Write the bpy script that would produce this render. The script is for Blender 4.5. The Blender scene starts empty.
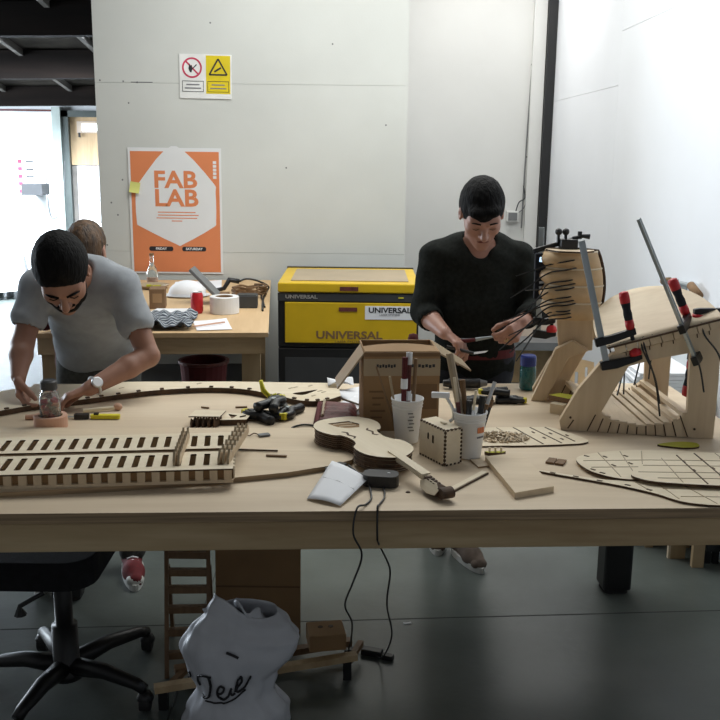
import bpy, bmesh, math, random
import numpy as np
from itertools import product
from mathutils import Vector, Matrix, Euler
from mathutils.geometry import tessellate_polygon

random.seed(7)
SC = bpy.context.scene
COL = SC.collection
R = math.radians

# ------------------------------------------------------------------ camera
cam = bpy.data.cameras.new('camera')
cam.sensor_width = 36.0
cam.lens = 955.0 / 720.0 * 36.0
cam.clip_start = 0.05
camo = bpy.data.objects.new('camera', cam)
COL.objects.link(camo)
camo.matrix_world = (Matrix.Translation((0, 0, 1.74)) @ Matrix.Rotation(R(90 - 12.4), 4, 'X')
                     @ Matrix.Rotation(R(0.7), 4, 'Z'))
SC.camera = camo

# ------------------------------------------------------------------ world, lights, exposure
wd = bpy.data.worlds.new('world'); SC.world = wd
wd.use_nodes = True
wbg = wd.node_tree.nodes['Background']
wbg.inputs[0].default_value = (0.93, 0.97, 1.0, 1)
wbg.inputs[1].default_value = 0.22


def area(name, loc, target, sx, sy, power, col, spread=180):
    l = bpy.data.lights.new(name, 'AREA')
    l.shape = 'RECTANGLE'; l.size = sx; l.size_y = sy
    l.energy = power; l.color = col; l.spread = R(spread)
    o = bpy.data.objects.new(name, l); COL.objects.link(o)
    o.location = loc
    o.rotation_euler = (Vector(target) - Vector(loc)).to_track_quat('-Z', 'Y').to_euler()
    return o


area('roof_light', (0.1, 4.75, 3.48), (0.1, 4.95, 0), 2.6, 1.9, 104, (0.98, 1.0, 0.97))
area('hall_daylight', (-8.3, 9.6, 1.75), (-3.6, 11.0, 1.0), 4.2, 2.6, 900, (0.80, 0.90, 1.0))
area('recess_fill_light', (0.95, 7.3, 3.46), (0.95, 7.3, 0), 0.9, 0.9, 27, (1.0, 0.99, 0.96))  # added fill lamp, brightens the recessed back wall
area('hall_fill_light', (-3.9, 9.75, 2.55), (-4.1, 11.9, .0), 2.6, 1.0, 330, (0.80, 0.90, 1.0), 84)  # added fill below the closed roof, lights hall surfaces facing the camera
SC.view_settings.view_transform = 'Standard'
SC.view_settings.look = 'None'
SC.view_settings.gamma = 1.0
SC.view_settings.use_curve_mapping = False
SC.view_settings.exposure = -0.15
try:
    SC.cycles.use_denoising = True
    SC.cycles.max_bounces = 12
    SC.cycles.diffuse_bounces = 4
    SC.cycles.sample_clamp_indirect = 6.0
except Exception:
    pass


# ------------------------------------------------------------------ materials
def mat(name, col, rough=0.6, metal=0.0, var=0.06, scale=6.0, stretch=(1, 1, 1), bump=0.0, bscale=60.0,
        col2=None, spec=0.5, trans=0.0, emit=0.0, coat=0.0, detail=3.0, alpha=None):
    m = bpy.data.materials.new(name); m.use_nodes = True
    nt = m.node_tree; N = nt.nodes; L = nt.links
    b = N['Principled BSDF']
    b.inputs['Roughness'].default_value = rough
    b.inputs['Metallic'].default_value = metal
    b.inputs['Specular IOR Level'].default_value = spec
    b.inputs['Transmission Weight'].default_value = trans
    b.inputs['Coat Weight'].default_value = coat
    if alpha is not None:
        b.inputs['Alpha'].default_value = alpha
    tc = N.new('ShaderNodeTexCoord'); mp = N.new('ShaderNodeMapping')
    mp.inputs['Scale'].default_value = stretch
    L.new(tc.outputs['Object'], mp.inputs['Vector'])
    c2 = col2 if col2 else tuple(max(0, c * (1 - 2 * var)) for c in col)
    c1 = col if col2 else tuple(min(1, c * (1 + var)) for c in col)
    nz = N.new('ShaderNodeTexNoise'); nz.inputs['Scale'].default_value = scale
    nz.inputs['Detail'].default_value = detail
    L.new(mp.outputs['Vector'], nz.inputs['Vector'])
    rp = N.new('ShaderNodeValToRGB')
    rp.color_ramp.elements[0].position = 0.32; rp.color_ramp.elements[1].position = 0.68
    rp.color_ramp.elements[0].color = (*c2, 1); rp.color_ramp.elements[1].color = (*c1, 1)
    L.new(nz.outputs['Fac'], rp.inputs['Fac'])
    L.new(rp.outputs['Color'], b.inputs['Base Color'])
    if emit > 0:
        L.new(rp.outputs['Color'], b.inputs['Emission Color'])
        b.inputs['Emission Strength'].default_value = emit
    if bump > 0:
        n2 = N.new('ShaderNodeTexNoise'); n2.inputs['Scale'].default_value = bscale
        n2.inputs['Detail'].default_value = 4
        L.new(mp.outputs['Vector'], n2.inputs['Vector'])
        bp = N.new('ShaderNodeBump'); bp.inputs['Strength'].default_value = bump
        bp.inputs['Distance'].default_value = 0.01
        L.new(n2.outputs['Fac'], bp.inputs['Height'])
        L.new(bp.outputs['Normal'], b.inputs['Normal'])
    return m


def wood(name, light, dark, axis='x', grain=9.0, rough=0.55, knots=0.0, fine=1.0):
    """grain drawn out along one local axis: broad bands, fine fibres and, for pine, a few knots"""
    m = bpy.data.materials.new(name); m.use_nodes = True
    nt = m.node_tree; N = nt.nodes; L = nt.links
    b = N['Principled BSDF']; b.inputs['Roughness'].default_value = rough
    b.inputs['Specular IOR Level'].default_value = 0.35
    tc = N.new('ShaderNodeTexCoord'); mp = N.new('ShaderNodeMapping')
    mp.inputs['Scale'].default_value = {'x': (0.09, 1, 1), 'y': (1, 0.09, 1), 'z': (1, 1, 0.09)}[axis]
    L.new(tc.outputs['Object'], mp.inputs['Vector'])
    n1 = N.new('ShaderNodeTexNoise'); n1.inputs['Scale'].default_value = grain
    n1.inputs['Detail'].default_value = 4; n1.inputs['Distortion'].default_value = 1.1
    n2 = N.new('ShaderNodeTexNoise'); n2.inputs['Scale'].default_value = grain * 9
    n2.inputs['Detail'].default_value = 2
    L.new(mp.outputs['Vector'], n1.inputs['Vector']); L.new(mp.outputs['Vector'], n2.inputs['Vector'])
    mx = N.new('ShaderNodeMath'); mx.operation = 'MULTIPLY_ADD'
    mx.inputs[1].default_value = 0.35 * fine
    L.new(n2.outputs['Fac'], mx.inputs[0]); L.new(n1.outputs['Fac'], mx.inputs[2])
    rp = N.new('ShaderNodeValToRGB')
    e = rp.color_ramp.elements
    e[0].position = 0.42; e[0].color = (*dark, 1)
    e[1].position = 0.86; e[1].color = (*light, 1)
    L.new(mx.outputs[0], rp.inputs['Fac'])
    last = rp.outputs['Color']
    if knots > 0:
        vo = N.new('ShaderNodeTexVoronoi'); vo.inputs['Scale'].default_value = 3.2
        mp2 = N.new('ShaderNodeMapping')
        mp2.inputs['Scale'].default_value = {'x': (0.55, 1.3, 1.3), 'y': (1.3, .55, 1.3), 'z': (1.3, 1.3, .55)}[axis]
        L.new(tc.outputs['Object'], mp2.inputs['Vector']); L.new(mp2.outputs['Vector'], vo.inputs['Vector'])
        r2 = N.new('ShaderNodeValToRGB')
        r2.color_ramp.elements[0].position = 0.045; r2.color_ramp.elements[0].color = (1, 1, 1, 1)
        r2.color_ramp.elements[1].position = 0.11; r2.color_ramp.elements[1].color = (0, 0, 0, 1)
        L.new(vo.outputs['Distance'], r2.inputs['Fac'])
        ml = N.new('ShaderNodeMath'); ml.operation = 'MULTIPLY'; ml.inputs[1].default_value = knots
        L.new(r2.outputs['Color'], ml.inputs[0])
        mi = N.new('ShaderNodeMixRGB'); mi.inputs['Color2'].default_value = (0.10, 0.045, 0.02, 1)
        L.new(ml.outputs[0], mi.inputs['Fac']); L.new(last, mi.inputs['Color1'])
        last = mi.outputs['Color']
    L.new(last, b.inputs['Base Color'])
    bp = N.new('ShaderNodeBump'); bp.inputs['Strength'].default_value = 0.12
    bp.inputs['Distance'].default_value = 0.004
    L.new(n2.outputs['Fac'], bp.inputs['Height']); L.new(bp.outputs['Normal'], b.inputs['Normal'])
    return m


MT = {}
MT['floor'] = mat('painted_concrete', (0.118, 0.136, 0.126), 0.34, var=0.16, scale=1.7, bump=0.10, bscale=22, detail=8)
MT['joint'] = mat('joint_filler', (0.045, 0.05, 0.045), 0.8)
MT['wall'] = mat('painted_board', (0.62, 0.63, 0.60), 0.7, var=0.035, scale=1.3, bump=0.05, bscale=80, detail=6)
MT['wall2'] = mat('painted_plaster', (0.66, 0.66, 0.64), 0.75, var=0.03, scale=1.1, bump=0.04, bscale=70, detail=6)
MT['wallr'] = mat('white_panel', (0.84, 0.86, 0.90), 0.6, var=0.02, scale=1.2, bump=0.03, bscale=80, detail=6)
MT['hall'] = mat('white_hall_paint', (0.86, 0.88, 0.90), 0.6, var=0.02)
MT['roof'] = mat('sooted_boards', (0.040, 0.034, 0.028), 0.9, spec=.1, var=0.2, scale=5)
MT['beam'] = mat('dark_timber', (0.009, 0.0055, 0.004), 0.9, spec=.2, var=0.25, scale=4, stretch=(.2, 2, 2))
MT['rafter'] = mat('grey_timber', (0.15, 0.135, 0.12), 0.8, var=0.15, scale=5)
MT['doorframe'] = mat('green_grey_steel', (0.07, 0.085, 0.08), 0.5)
MT['doorpale'] = mat('pale_steel', (0.46, 0.52, 0.49), 0.5)
MT['ply_door'] = wood('tan_ply', (0.62, 0.44, 0.26), (0.50, 0.34, 0.19), 'z')
MT['white'] = mat('white_paint', (0.85, 0.86, 0.88), 0.45, var=0.02)
MT['plastic_white'] = mat('white_plastic', (0.80, 0.81, 0.82), 0.35, var=0.02)
MT['black'] = mat('black_plastic', (0.012, 0.012, 0.013), 0.42, var=0.1)
MT['blackm'] = mat('black_metal', (0.010, 0.010, 0.012), 0.35, metal=0.3, var=0.1)
MT['fabric_black'] = mat('black_upholstery', (0.010, 0.010, 0.013), 0.95, var=0.15, scale=40, bump=.2, bscale=300)
MT['rubber'] = mat('rubber', (0.016, 0.016, 0.017), 0.75)
MT['steel'] = mat('steel', (0.44, 0.48, 0.50), 0.38, metal=0.75, var=0.05)
MT['alu'] = mat('aluminium', (0.62, 0.63, 0.64), 0.35, metal=0.8, var=0.04)
MT['yellow'] = mat('yellow_enamel', (0.66, 0.43, 0.012), 0.4, var=0.04)
MT['yellow_tip'] = mat('yellow_rubber', (0.70, 0.62, 0.02), 0.5, var=0.05)
MT['red'] = mat('red_plastic', (0.52, 0.012, 0.02), 0.4, var=0.08)
MT['maroon'] = mat('dark_red_leather', (0.135, 0.032, 0.028), 0.6, var=0.2, scale=30, bump=.3, bscale=120)
MT['ply'] = wood('birch_ply', (0.73, 0.60, 0.43), (0.60, 0.47, 0.32), 'x', 7)
MT['plyy'] = wood('birch_ply_cross', (0.73, 0.60, 0.43), (0.60, 0.47, 0.32), 'y', 7)
MT['plyz'] = wood('birch_ply_upright', (0.70, 0.56, 0.39), (0.57, 0.43, 0.28), 'z', 8)
MT['plytop'] = wood('bench_ply', (0.70, 0.575, 0.42), (0.585, 0.46, 0.32), 'x', 4.5, knots=0.25)
MT['plytan'] = wood('tan_bench_ply', (0.66, 0.47, 0.27), (0.54, 0.36, 0.19), 'y', 5)
MT['pine'] = wood('pine_board', (0.62, 0.47, 0.28), (0.40, 0.27, 0.14), 'x', 6, knots=0.95)
MT['piney'] = wood('pine_cross', (0.55, 0.41, 0.235), (0.40, 0.27, 0.14), 'y', 6)
MT['pinez'] = wood('pine_upright', (0.52, 0.38, 0.22), (0.38, 0.26, 0.14), 'z', 6)
MT['edge'] = mat('ply_edge', (0.38, 0.265, 0.155), 0.7, var=0.2, scale=3, stretch=(1, 1, 60))
MT['burnt'] = mat('laser_burnt_edge', (0.085, 0.045, 0.022), 0.75, var=0.25, scale=25)
MT['pale_ply'] = wood('pale_thin_ply', (0.80, 0.70, 0.53), (0.70, 0.59, 0.42), 'x', 9)
MT['brownwood'] = wood('brown_wood', (0.24, 0.145, 0.075), (0.14, 0.08, 0.04), 'z', 8)
MT['card'] = mat('cardboard', (0.33, 0.20, 0.095), 0.85, var=0.07, scale=5, bump=.06, bscale=40)
MT['carddark'] = mat('dark_cardboard', (0.20, 0.115, 0.055), 0.85)
MT['tape'] = mat('parcel_tape', (0.40, 0.31, 0.20), 0.35, var=0.05)
MT['paper'] = mat('paper', (0.84, 0.85, 0.88), 0.75, var=0.015)
MT['ink'] = mat('ink', (0.02, 0.02, 0.025), 0.6)
MT['inkgrey'] = mat('grey_ink', (0.20, 0.20, 0.22), 0.6)
MT['orange'] = mat('poster_orange', (0.74, 0.245, 0.10), 0.6, var=0.02)
MT['poster_white'] = mat('poster_white', (0.78, 0.79, 0.80), 0.6, var=0.01)
MT['signred'] = mat('sign_red', (0.55, 0.04, 0.10), 0.5)
MT['signyellow'] = mat('sign_yellow', (0.72, 0.56, 0.01), 0.5)
MT['signwhite'] = mat('sign_white', (0.82, 0.82, 0.80), 0.4)
MT['postit'] = mat('sticky_note', (0.72, 0.72, 0.22), 0.8)
MT['grey'] = mat('grey_plastic', (0.16, 0.165, 0.17), 0.5)
MT['darkgrey'] = mat('dark_grey', (0.045, 0.047, 0.05), 0.5)
MT['glass'] = mat('clear_glass', (0.85, 0.88, 0.86), 0.06, trans=0.92, var=0.0)
MT['bluegreen'] = mat('teal_glass', (0.02, 0.16, 0.17), 0.10, trans=0.45, var=0.1)
MT['bluelid'] = mat('blue_lid', (0.012, 0.03, 0.22), 0.35)
MT['skin'] = mat('skin', (0.33, 0.165, 0.11), 0.5, var=0.05, scale=12, bump=.03, bscale=150)
MT['skin2'] = mat('skin_fair', (0.42, 0.22, 0.16), 0.5, var=0.05, scale=12, bump=.03, bscale=150)
MT['hair'] = mat('black_hair', (0.0055, 0.005, 0.005), 0.75, spec=.15, var=0.3, scale=60, stretch=(1, 1, .15), bump=.5, bscale=140)
MT['hair2'] = mat('brown_hair', (0.085, 0.042, 0.016), 0.6, var=0.35, scale=60, stretch=(1, 1, .15), bump=.5, bscale=140)
MT['tee'] = mat('pale_grey_cotton', (0.34, 0.36, 0.385), 0.9, var=0.05, scale=25, bump=.1, bscale=400)
MT['sweater'] = mat('dark_knit', (0.017, 0.019, 0.017), 0.95, spec=.1, var=0.15, scale=60, bump=.25, bscale=350)
MT['jeans'] = mat('charcoal_denim', (0.062, 0.064, 0.058), 0.9, var=0.15, scale=60, bump=.2, bscale=350)
MT['denim'] = mat('dark_denim', (0.012, 0.014, 0.022), 0.9, var=0.15, scale=60, bump=.2, bscale=350)
MT['wine'] = mat('wine_cotton', (0.10, 0.014, 0.016), 0.9, var=0.1)
MT['redcanvas'] = mat('red_canvas', (0.13, 0.010, 0.014), 0.85, var=0.1, scale=60)
MT['sole'] = mat('white_rubber', (0.60, 0.60, 0.57), 0.6)
MT['tan_suede'] = mat('tan_suede', (0.15, 0.11, 0.085), 0.85, var=0.1, scale=40)
MT['bag'] = mat('thin_polythene', (0.66, 0.68, 0.74), 0.38, var=0.04, scale=9)
MT['screen'] = mat('lit_screen', (0.55, 0.75, 1.0), 0.3, emit=1.6, var=0.0)
MT['exit'] = mat('lit_exit_sign', (0.95, 1.0, 0.95), 0.4, emit=4.0, var=0.0)
MT['masking'] = mat('masking_tape', (0.62, 0.36, 0.25), 0.7, var=0.03)
MT['cream'] = mat('cream_paint', (0.60, 0.49, 0.40), 0.7, var=0.04)
MT['plaid'] = mat('blue_grey_cotton', (0.05, 0.065, 0.09), 0.9, var=.3, scale=40)
MT['plaid2'] = mat('off_white_cotton', (0.42, 0.45, 0.48), 0.9, var=.1, scale=40)
MT['olive'] = mat('yellow_green_card', (0.44, 0.42, 0.02), 0.7, var=0.08)


# ------------------------------------------------------------------ mesh helpers
def fr(axis_z, hint=(0, 0, 1)):
    z = Vector(axis_z).normalized(); h = Vector(hint)
    if abs(z.dot(h.normalized())) > 0.98:
        h = Vector((1, 0, 0))
    x = h.cross(z).normalized(); y = z.cross(x)
    return x, y, z


class B:
    def __init__(s):
        s.v, s.f, s.m = [], [], []

    def add(s, vs, fs, mi=0):
        n = len(s.v)
        s.v += [tuple(p) for p in vs]
        for i, f in enumerate(fs):
            s.f.append(tuple(n + k for k in f))
            s.m.append(mi[i] if isinstance(mi, (list, tuple)) else mi)
        return s

    def box(s, c, d, rot=None, mi=0):
        """box with centre c, size d and an optional rotation (degrees about z, or a 3x3 matrix)"""
        if rot is None:
            M = Matrix.Identity(3)
        elif isinstance(rot, (int, float)):
            M = Matrix.Rotation(R(rot), 3, 'Z')
        else:
            M = rot
        c = Vector(c)
        vs = [c + M @ Vector((x * d[0] / 2, y * d[1] / 2, z * d[2] / 2)) for x in (-1, 1) for y in (-1, 1) for z in (-1, 1)]
        return s.add(vs, [(0, 1, 3, 2), (4, 6, 7, 5), (0, 4, 5, 1), (2, 3, 7, 6), (0, 2, 6, 4), (1, 5, 7, 3)], mi)

    def bb(s, x0, x1, y0, y1, z0, z1, mi=0):
        return s.box(((x0 + x1) / 2, (y0 + y1) / 2, (z0 + z1) / 2), (x1 - x0, y1 - y0, z1 - z0), None, mi)

    def beam(s, a, b, w, h, up=(0, 0, 1), mi=0):
        """a square-cut bar from a to b, w wide and h deep along up"""
        a, b = Vector(a), Vector(b); x, y, z = fr(b - a, up)
        M = Matrix((x, y, z)).transposed()
        return s.box((a + b) / 2, (w, h, (b - a).length), M, mi)

    def prism(s, outer, z0, z1, holes=(), M=None, top=0, side=1, bottom=None):
        """outline with holes, drawn in xy, given thickness along z and then placed by M"""
        loops = [list(outer)] + [list(h) for h in holes]
        flat = [p for l in loops for p in l]
        n = len(flat)
        tri = tessellate_polygon([[Vector((p[0], p[1], 0)) for p in l] for l in loops])
        vs = [Vector((p[0], p[1], z1)) for p in flat] + [Vector((p[0], p[1], z0)) for p in flat]
        if M is not None:
            vs = [M @ v for v in vs]
        fs, ms = [], []
        for t in tri:
            a, b, c = [flat[i] for i in t]
            up = (b[0] - a[0]) * (c[1] - a[1]) - (b[1] - a[1]) * (c[0] - a[0]) > 0
            t = tuple(t) if up else tuple(reversed(t))
            fs.append(t); ms.append(top)
            fs.append(tuple(n + i for i in reversed(t))); ms.append(top if bottom is None else bottom)
        k = 0
        for li, l in enumerate(loops):
            area_ = sum(l[i][0] * l[(i + 1) % len(l)][1] - l[(i + 1) % len(l)][0] * l[i][1] for i in range(len(l)))
            flip = (area_ < 0) != (li > 0)
            for i in range(len(l)):
                j = (i + 1) % len(l)
                q = (k + i, n + k + i, n + k + j, k + j)
                fs.append(tuple(reversed(q)) if flip else q); ms.append(side)
            k += len(l)
        return s.add(vs, fs, ms)

    def tube(s, pts, r, n=8, mi=0, cap=True, closed=False):
        pts = [Vector(p) for p in pts]
        rs = r if isinstance(r, (list, tuple)) else [r] * len(pts)
        N = len(pts); vs = []; x = None
        for i, p in enumerate(pts):
            if closed:
                d = pts[(i + 1) % N] - pts[i - 1]
            else:
                d = pts[min(i + 1, N - 1)] - pts[max(i - 1, 0)]
            d = d.normalized() if d.length > 1e-9 else Vector((0, 0, 1))
            if x is None:
                x = fr(d)[0]
            x = (x - d * x.dot(d)); x = x.normalized() if x.length > 1e-6 else fr(d)[0]
            y = d.cross(x)
            vs += [p + (x * math.cos(2 * math.pi * k / n) + y * math.sin(2 * math.pi * k / n)) * rs[i] for k in range(n)]
        fs = []
        for i in range(N if closed else N - 1):
            a, b = i * n, ((i + 1) % N) * n
            fs += [(a + k, a + (k + 1) % n, b + (k + 1) % n, b + k) for k in range(n)]
        if cap and not closed:
            fs.append(tuple(reversed(range(n)))); fs.append(tuple(range((N - 1) * n, N * n)))
        return s.add(vs, fs, mi)

    def cyl(s, a, b, r, r2=None, n=16, mi=0):
        return s.tube([a, b], [r, r if r2 is None else r2], n, mi)

    def lathe(s, prof, c=(0, 0, 0), n=24, M=None, mi=0):
        c = Vector(c); vs = []
        for r_, z in prof:
            for k in range(n):
                p = Vector((r_ * math.cos(2 * math.pi * k / n), r_ * math.sin(2 * math.pi * k / n), z))
                vs.append(c + (M @ p if M is not None else p))
        fs = []
        for i in range(len(prof) - 1):
            fs += [(i * n + k, i * n + (k + 1) % n, (i + 1) * n + (k + 1) % n, (i + 1) * n + k) for k in range(n)]
        return s.add(vs, fs, mi)

    def ell(s, c, r, M=None, nu=16, nv=10, mi=0):
        prof = [(math.sin(math.pi * i / nv), -math.cos(math.pi * i / nv)) for i in range(nv + 1)]
        vs = []
        for a, z in prof:
            for k in range(nu):
                p = Vector((r[0] * a * math.cos(2 * math.pi * k / nu), r[1] * a * math.sin(2 * math.pi * k / nu), r[2] * z))
                vs.append(Vector(c) + (M @ p if M is not None else p))
        fs = []
        for i in range(nv):
            fs += [(i * nu + k, i * nu + (k + 1) % nu, (i + 1) * nu + (k + 1) % nu, (i + 1) * nu + k) for k in range(nu)]
        return s.add(vs, fs, mi)

    def grid(s, fn, nu, nv, mi=0):
        vs = [fn(i / nu, j / nv) for j in range(nv + 1) for i in range(nu + 1)]
        w = nu + 1
        return s.add(vs, [(j * w + i, j * w + i + 1, (j + 1) * w + i + 1, (j + 1) * w + i) for j in range(nv) for i in range(nu)], mi)

    def mesh(s, name):
        me = bpy.data.meshes.new(name)
        me.from_pydata(s.v, [], s.f)
        if any(s.m):
            me.polygons.foreach_set('material_index', s.m)
        me.update()
        return me


MW = {}


def tag(o, label=None, cat=None, group=None, kind=None):
    if label: o['label'] = label
    if cat: o['category'] = cat
    if group: o['group'] = group
    if kind: o['kind'] = kind
    return o


def thing(name, label, cat, loc=(0, 0, 0), rz=0, group=None, M=None, kind=None):
    """an Empty at the base of a thing; its parts are built in its own frame"""
    o = bpy.data.objects.new(name, None); COL.objects.link(o)
    o.empty_display_size = 0.05
    mw = M.copy() if M is not None else Matrix.Translation(loc) @ Matrix.Rotation(R(rz), 4, 'Z')
    o.matrix_world = mw; MW[o.name] = mw
    return tag(o, label, cat, group, kind)


def ob(name, b, mats, parent=None, world=False, M=None, smooth=False, bevel=0.0, label=None, cat=None, group=None,
       kind=None, solid=0.0, sub=0):
    """one mesh object; world=True when the shape was drawn in world coordinates under a placed parent"""
    me = b if isinstance(b, bpy.types.Mesh) else b.mesh(name)
    if not me.materials:
        for k in (mats if isinstance(mats, (list, tuple)) else [mats]):
            me.materials.append(MT[k])
    o = bpy.data.objects.new(name, me); COL.objects.link(o)
    lm = M.copy() if M is not None else Matrix.Identity(4)
    if parent is not None:
        o.parent = parent
        if world:
            lm = MW[parent.name].inverted() @ lm
        MW[o.name] = MW[parent.name] @ lm
    else:
        MW[o.name] = lm
    if lm != Matrix.Identity(4):
        o.matrix_local = lm
    if smooth:
        me.polygons.foreach_set('use_smooth', [True] * len(me.polygons))
    if solid:
        md = o.modifiers.new('thickness', 'SOLIDIFY'); md.thickness = solid; md.offset = 0
    if bevel:
        md = o.modifiers.new('bevel', 'BEVEL'); md.width = bevel; md.segments = 2
        md.limit_method = 'ANGLE'; md.angle_limit = R(40)
    if sub:
        md = o.modifiers.new('sub', 'SUBSURF'); md.levels = sub; md.render_levels = sub
    return tag(o, label, cat, group, kind)


def dup(root, M, label=None, group=None):
    """a copy of a thing with copies of its parts and their sub-parts, sharing mesh data"""
    r = root.copy(); COL.objects.link(r); r.matrix_world = M; MW[r.name] = M
    if label: r['label'] = label
    if group: r['group'] = group

    def kids(src, dst):
        for ch in [o for o in bpy.data.objects if o.parent == src]:
            c = ch.copy(); COL.objects.link(c); c.parent = dst
            kids(ch, c)
    kids(root, r)
    return r


def text(name, body, size, mat_, parent, M, align='CENTER', bold=0.0, sx=1.0, extrude=0.0004, shear=0.0):
    cu = bpy.data.curves.new(name, 'FONT')
    cu.body = body; cu.size = size; cu.align_x = align; cu.align_y = 'CENTER'
    cu.extrude = extrude; cu.offset = bold; cu.shear = shear; cu.resolution_u = 3
    o = bpy.data.objects.new(name, cu)
    me = bpy.data.meshes.new_from_object(o)
    bpy.data.objects.remove(o); bpy.data.curves.remove(cu)
    me.transform(Matrix.Diagonal((sx, 1, 1, 1)))
    return ob(name, me, mat_, parent, M=M)


FRONT = Matrix.Rotation(R(90), 4, 'X')          # xy drawing stood up so that it faces -y


def TL(x, y, z):
    return Matrix.Translation((x, y, z))


def RZ(a):
    return Matrix.Rotation(R(a), 4, 'Z')


def smooth_path(pts, n=6, closed=False):
    pts = [Vector(p) for p in pts]; N = len(pts); out = []
    for i in range(N if closed else N - 1):
        if closed:
            p0, p1, p2, p3 = pts[i - 1], pts[i], pts[(i + 1) % N], pts[(i + 2) % N]
        else:
            p0, p1, p2, p3 = pts[max(i - 1, 0)], pts[i], pts[i + 1], pts[min(i + 2, N - 1)]
        for k in range(n):
            t = k / n
            out.append(0.5 * ((2 * p1) + (p2 - p0) * t + (2 * p0 - 5 * p1 + 4 * p2 - p3) * t * t + (3 * p1 - p0 - 3 * p2 + p3) * t ** 3))
    if not closed:
        out.append(pts[-1])
    return out


def rrect(w, h, r, n=4, cx=0, cy=0):
    out = []
    for sx, sy, a0 in ((1, 1, 0), (-1, 1, 90), (-1, -1, 180), (1, -1, 270)):
        for k in range(n + 1):
            a = R(a0 + 90 * k / n)
            out.append((cx + sx * (w / 2 - r) + r * math.cos(a), cy + sy * (h / 2 - r) + r * math.sin(a)))
    return out


# ------------------------------------------------------------------ smooth implicit bodies
def sdf_mesh(name, prims, h, wr=0.0, wrs=(40, 30, 25), lo=None, hi=None):
    """blend of rounded shapes meshed as one continuous surface.
    prims: ('c', a, b, ra, rb, k) capsule; ('e', c, radii, rot3, k) ellipsoid; ('l', a, b, right, (w,t), (w,t), k) oval limb;
    a leading '-' carves the shape away"""
    A = []
    for p in prims:
        t = p[0].lstrip('-')
        if t == 'c':
            a, b = np.array(p[1], float), np.array(p[2], float); r = max(p[3], p[4])
            A.append((np.minimum(a, b) - r, np.maximum(a, b) + r))
        elif t == 'e':
            c = np.array(p[1], float); r = max(p[2])
            A.append((c - r, c + r))
        else:
            a, b = np.array(p[1], float), np.array(p[2], float); r = max(p[4] + p[5])
            A.append((np.minimum(a, b) - r, np.maximum(a, b) + r))
    pos = [q for q, p in zip(A, prims) if p[0][0] != '-']
    mn = np.min([q[0] for q in pos], axis=0) - 4 * h
    mx = np.max([q[1] for q in pos], axis=0) + 4 * h
    if lo is not None: mn = np.maximum(mn, lo)
    if hi is not None: mx = np.minimum(mx, hi)
    n = np.ceil((mx - mn) / h).astype(int) + 1
    F = np.full(n, 0.5, np.float32)
    ax = [mn[i] + h * np.arange(n[i]) for i in range(3)]
    for p, (q0, q1) in zip(prims, A):
        k = p[-1]; mg = 1.5 * k + 3 * h + 0.01
        i0 = np.clip(np.floor((q0 - mg - mn) / h).astype(int), 0, n); i1 = np.clip(np.ceil((q1 + mg - mn) / h).astype(int) + 1, 0, n)
        if np.any(i1 <= i0): continue
        x = ax[0][i0[0]:i1[0], None, None]; y = ax[1][None, i0[1]:i1[1], None]; z = ax[2][None, None, i0[2]:i1[2]]
        t = p[0].lstrip('-')
        if t == 'c':
            a, b = np.array(p[1], float), np.array(p[2], float); ba = b - a; L2 = max(ba @ ba, 1e-12)
            X, Y, Z = x - a[0], y - a[1], z - a[2]
            hh = np.clip((X * ba[0] + Y * ba[1] + Z * ba[2]) / L2, 0, 1)
            d = np.sqrt((X - hh * ba[0]) ** 2 + (Y - hh * ba[1]) ** 2 + (Z - hh * ba[2]) ** 2) - (p[3] + (p[4] - p[3]) * hh)
        elif t == 'e':
            c = np.array(p[1], float); r = p[2]; X, Y, Z = x - c[0], y - c[1], z - c[2]
            if p[3] is not None:
                M = np.array(p[3], float)      # columns are the ellipsoid's axes
                X, Y, Z = [X * M[0, i] + Y * M[1, i] + Z * M[2, i] for i in range(3)]
            k0 = np.sqrt((X / r[0]) ** 2 + (Y / r[1]) ** 2 + (Z / r[2]) ** 2)
            k1 = np.sqrt((X / r[0] ** 2) ** 2 + (Y / r[1] ** 2) ** 2 + (Z / r[2] ** 2) ** 2)
            d = k0 * (k0 - 1) / np.maximum(k1, 1e-6)
        else:
            a, b = np.array(p[1], float), np.array(p[2], float); ba = b - a; L = np.sqrt(ba @ ba); w = ba / L
            u = np.array(p[3], float); u = u - w * (u @ w); u /= np.sqrt(u @ u); v = np.cross(w, u)
            X, Y, Z = x - a[0], y - a[1], z - a[2]
            s_ = X * w[0] + Y * w[1] + Z * w[2]; hh = np.clip(s_ / L, 0, 1); e = s_ - hh * L
            U = X * u[0] + Y * u[1] + Z * u[2]; V = X * v[0] + Y * v[1] + Z * v[2]
            W_ = p[4][0] + (p[5][0] - p[4][0]) * hh; T_ = p[4][1] + (p[5][1] - p[4][1]) * hh
            mn_ = np.minimum(W_, T_)
            d = (np.sqrt((U / W_) ** 2 + (V / T_) ** 2 + (e / mn_) ** 2) - 1) * mn_
        d = d.astype(np.float32)
        S = F[i0[0]:i1[0], i0[1]:i1[1], i0[2]:i1[2]]
        kk = max(k, 1e-5)
        if p[0][0] == '-':
            d = -d; m = np.maximum(kk - np.abs(S - d), 0) / kk
            S[...] = np.maximum(S, d) + m * m * kk * 0.25
        else:
            m = np.maximum(kk - np.abs(S - d), 0) / kk
            S[...] = np.minimum(S, d) - m * m * kk * 0.25
    if wr:
        x = ax[0][:, None, None]; y = ax[1][None, :, None]; z = ax[2][None, None, :]
        a, b_, c_ = wrs
        F += (wr * (np.sin(a * x + 2.2 * np.sin(b_ * z) + 9 * y) * np.sin(c_ * z + 1.7 * np.sin(a * y * .8) + 7 * x))).astype(np.float32)
    F[0], F[-1] = 0.5, 0.5; F[:, 0], F[:, -1] = 0.5, 0.5; F[:, :, 0], F[:, :, -1] = 0.5, 0.5
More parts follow.
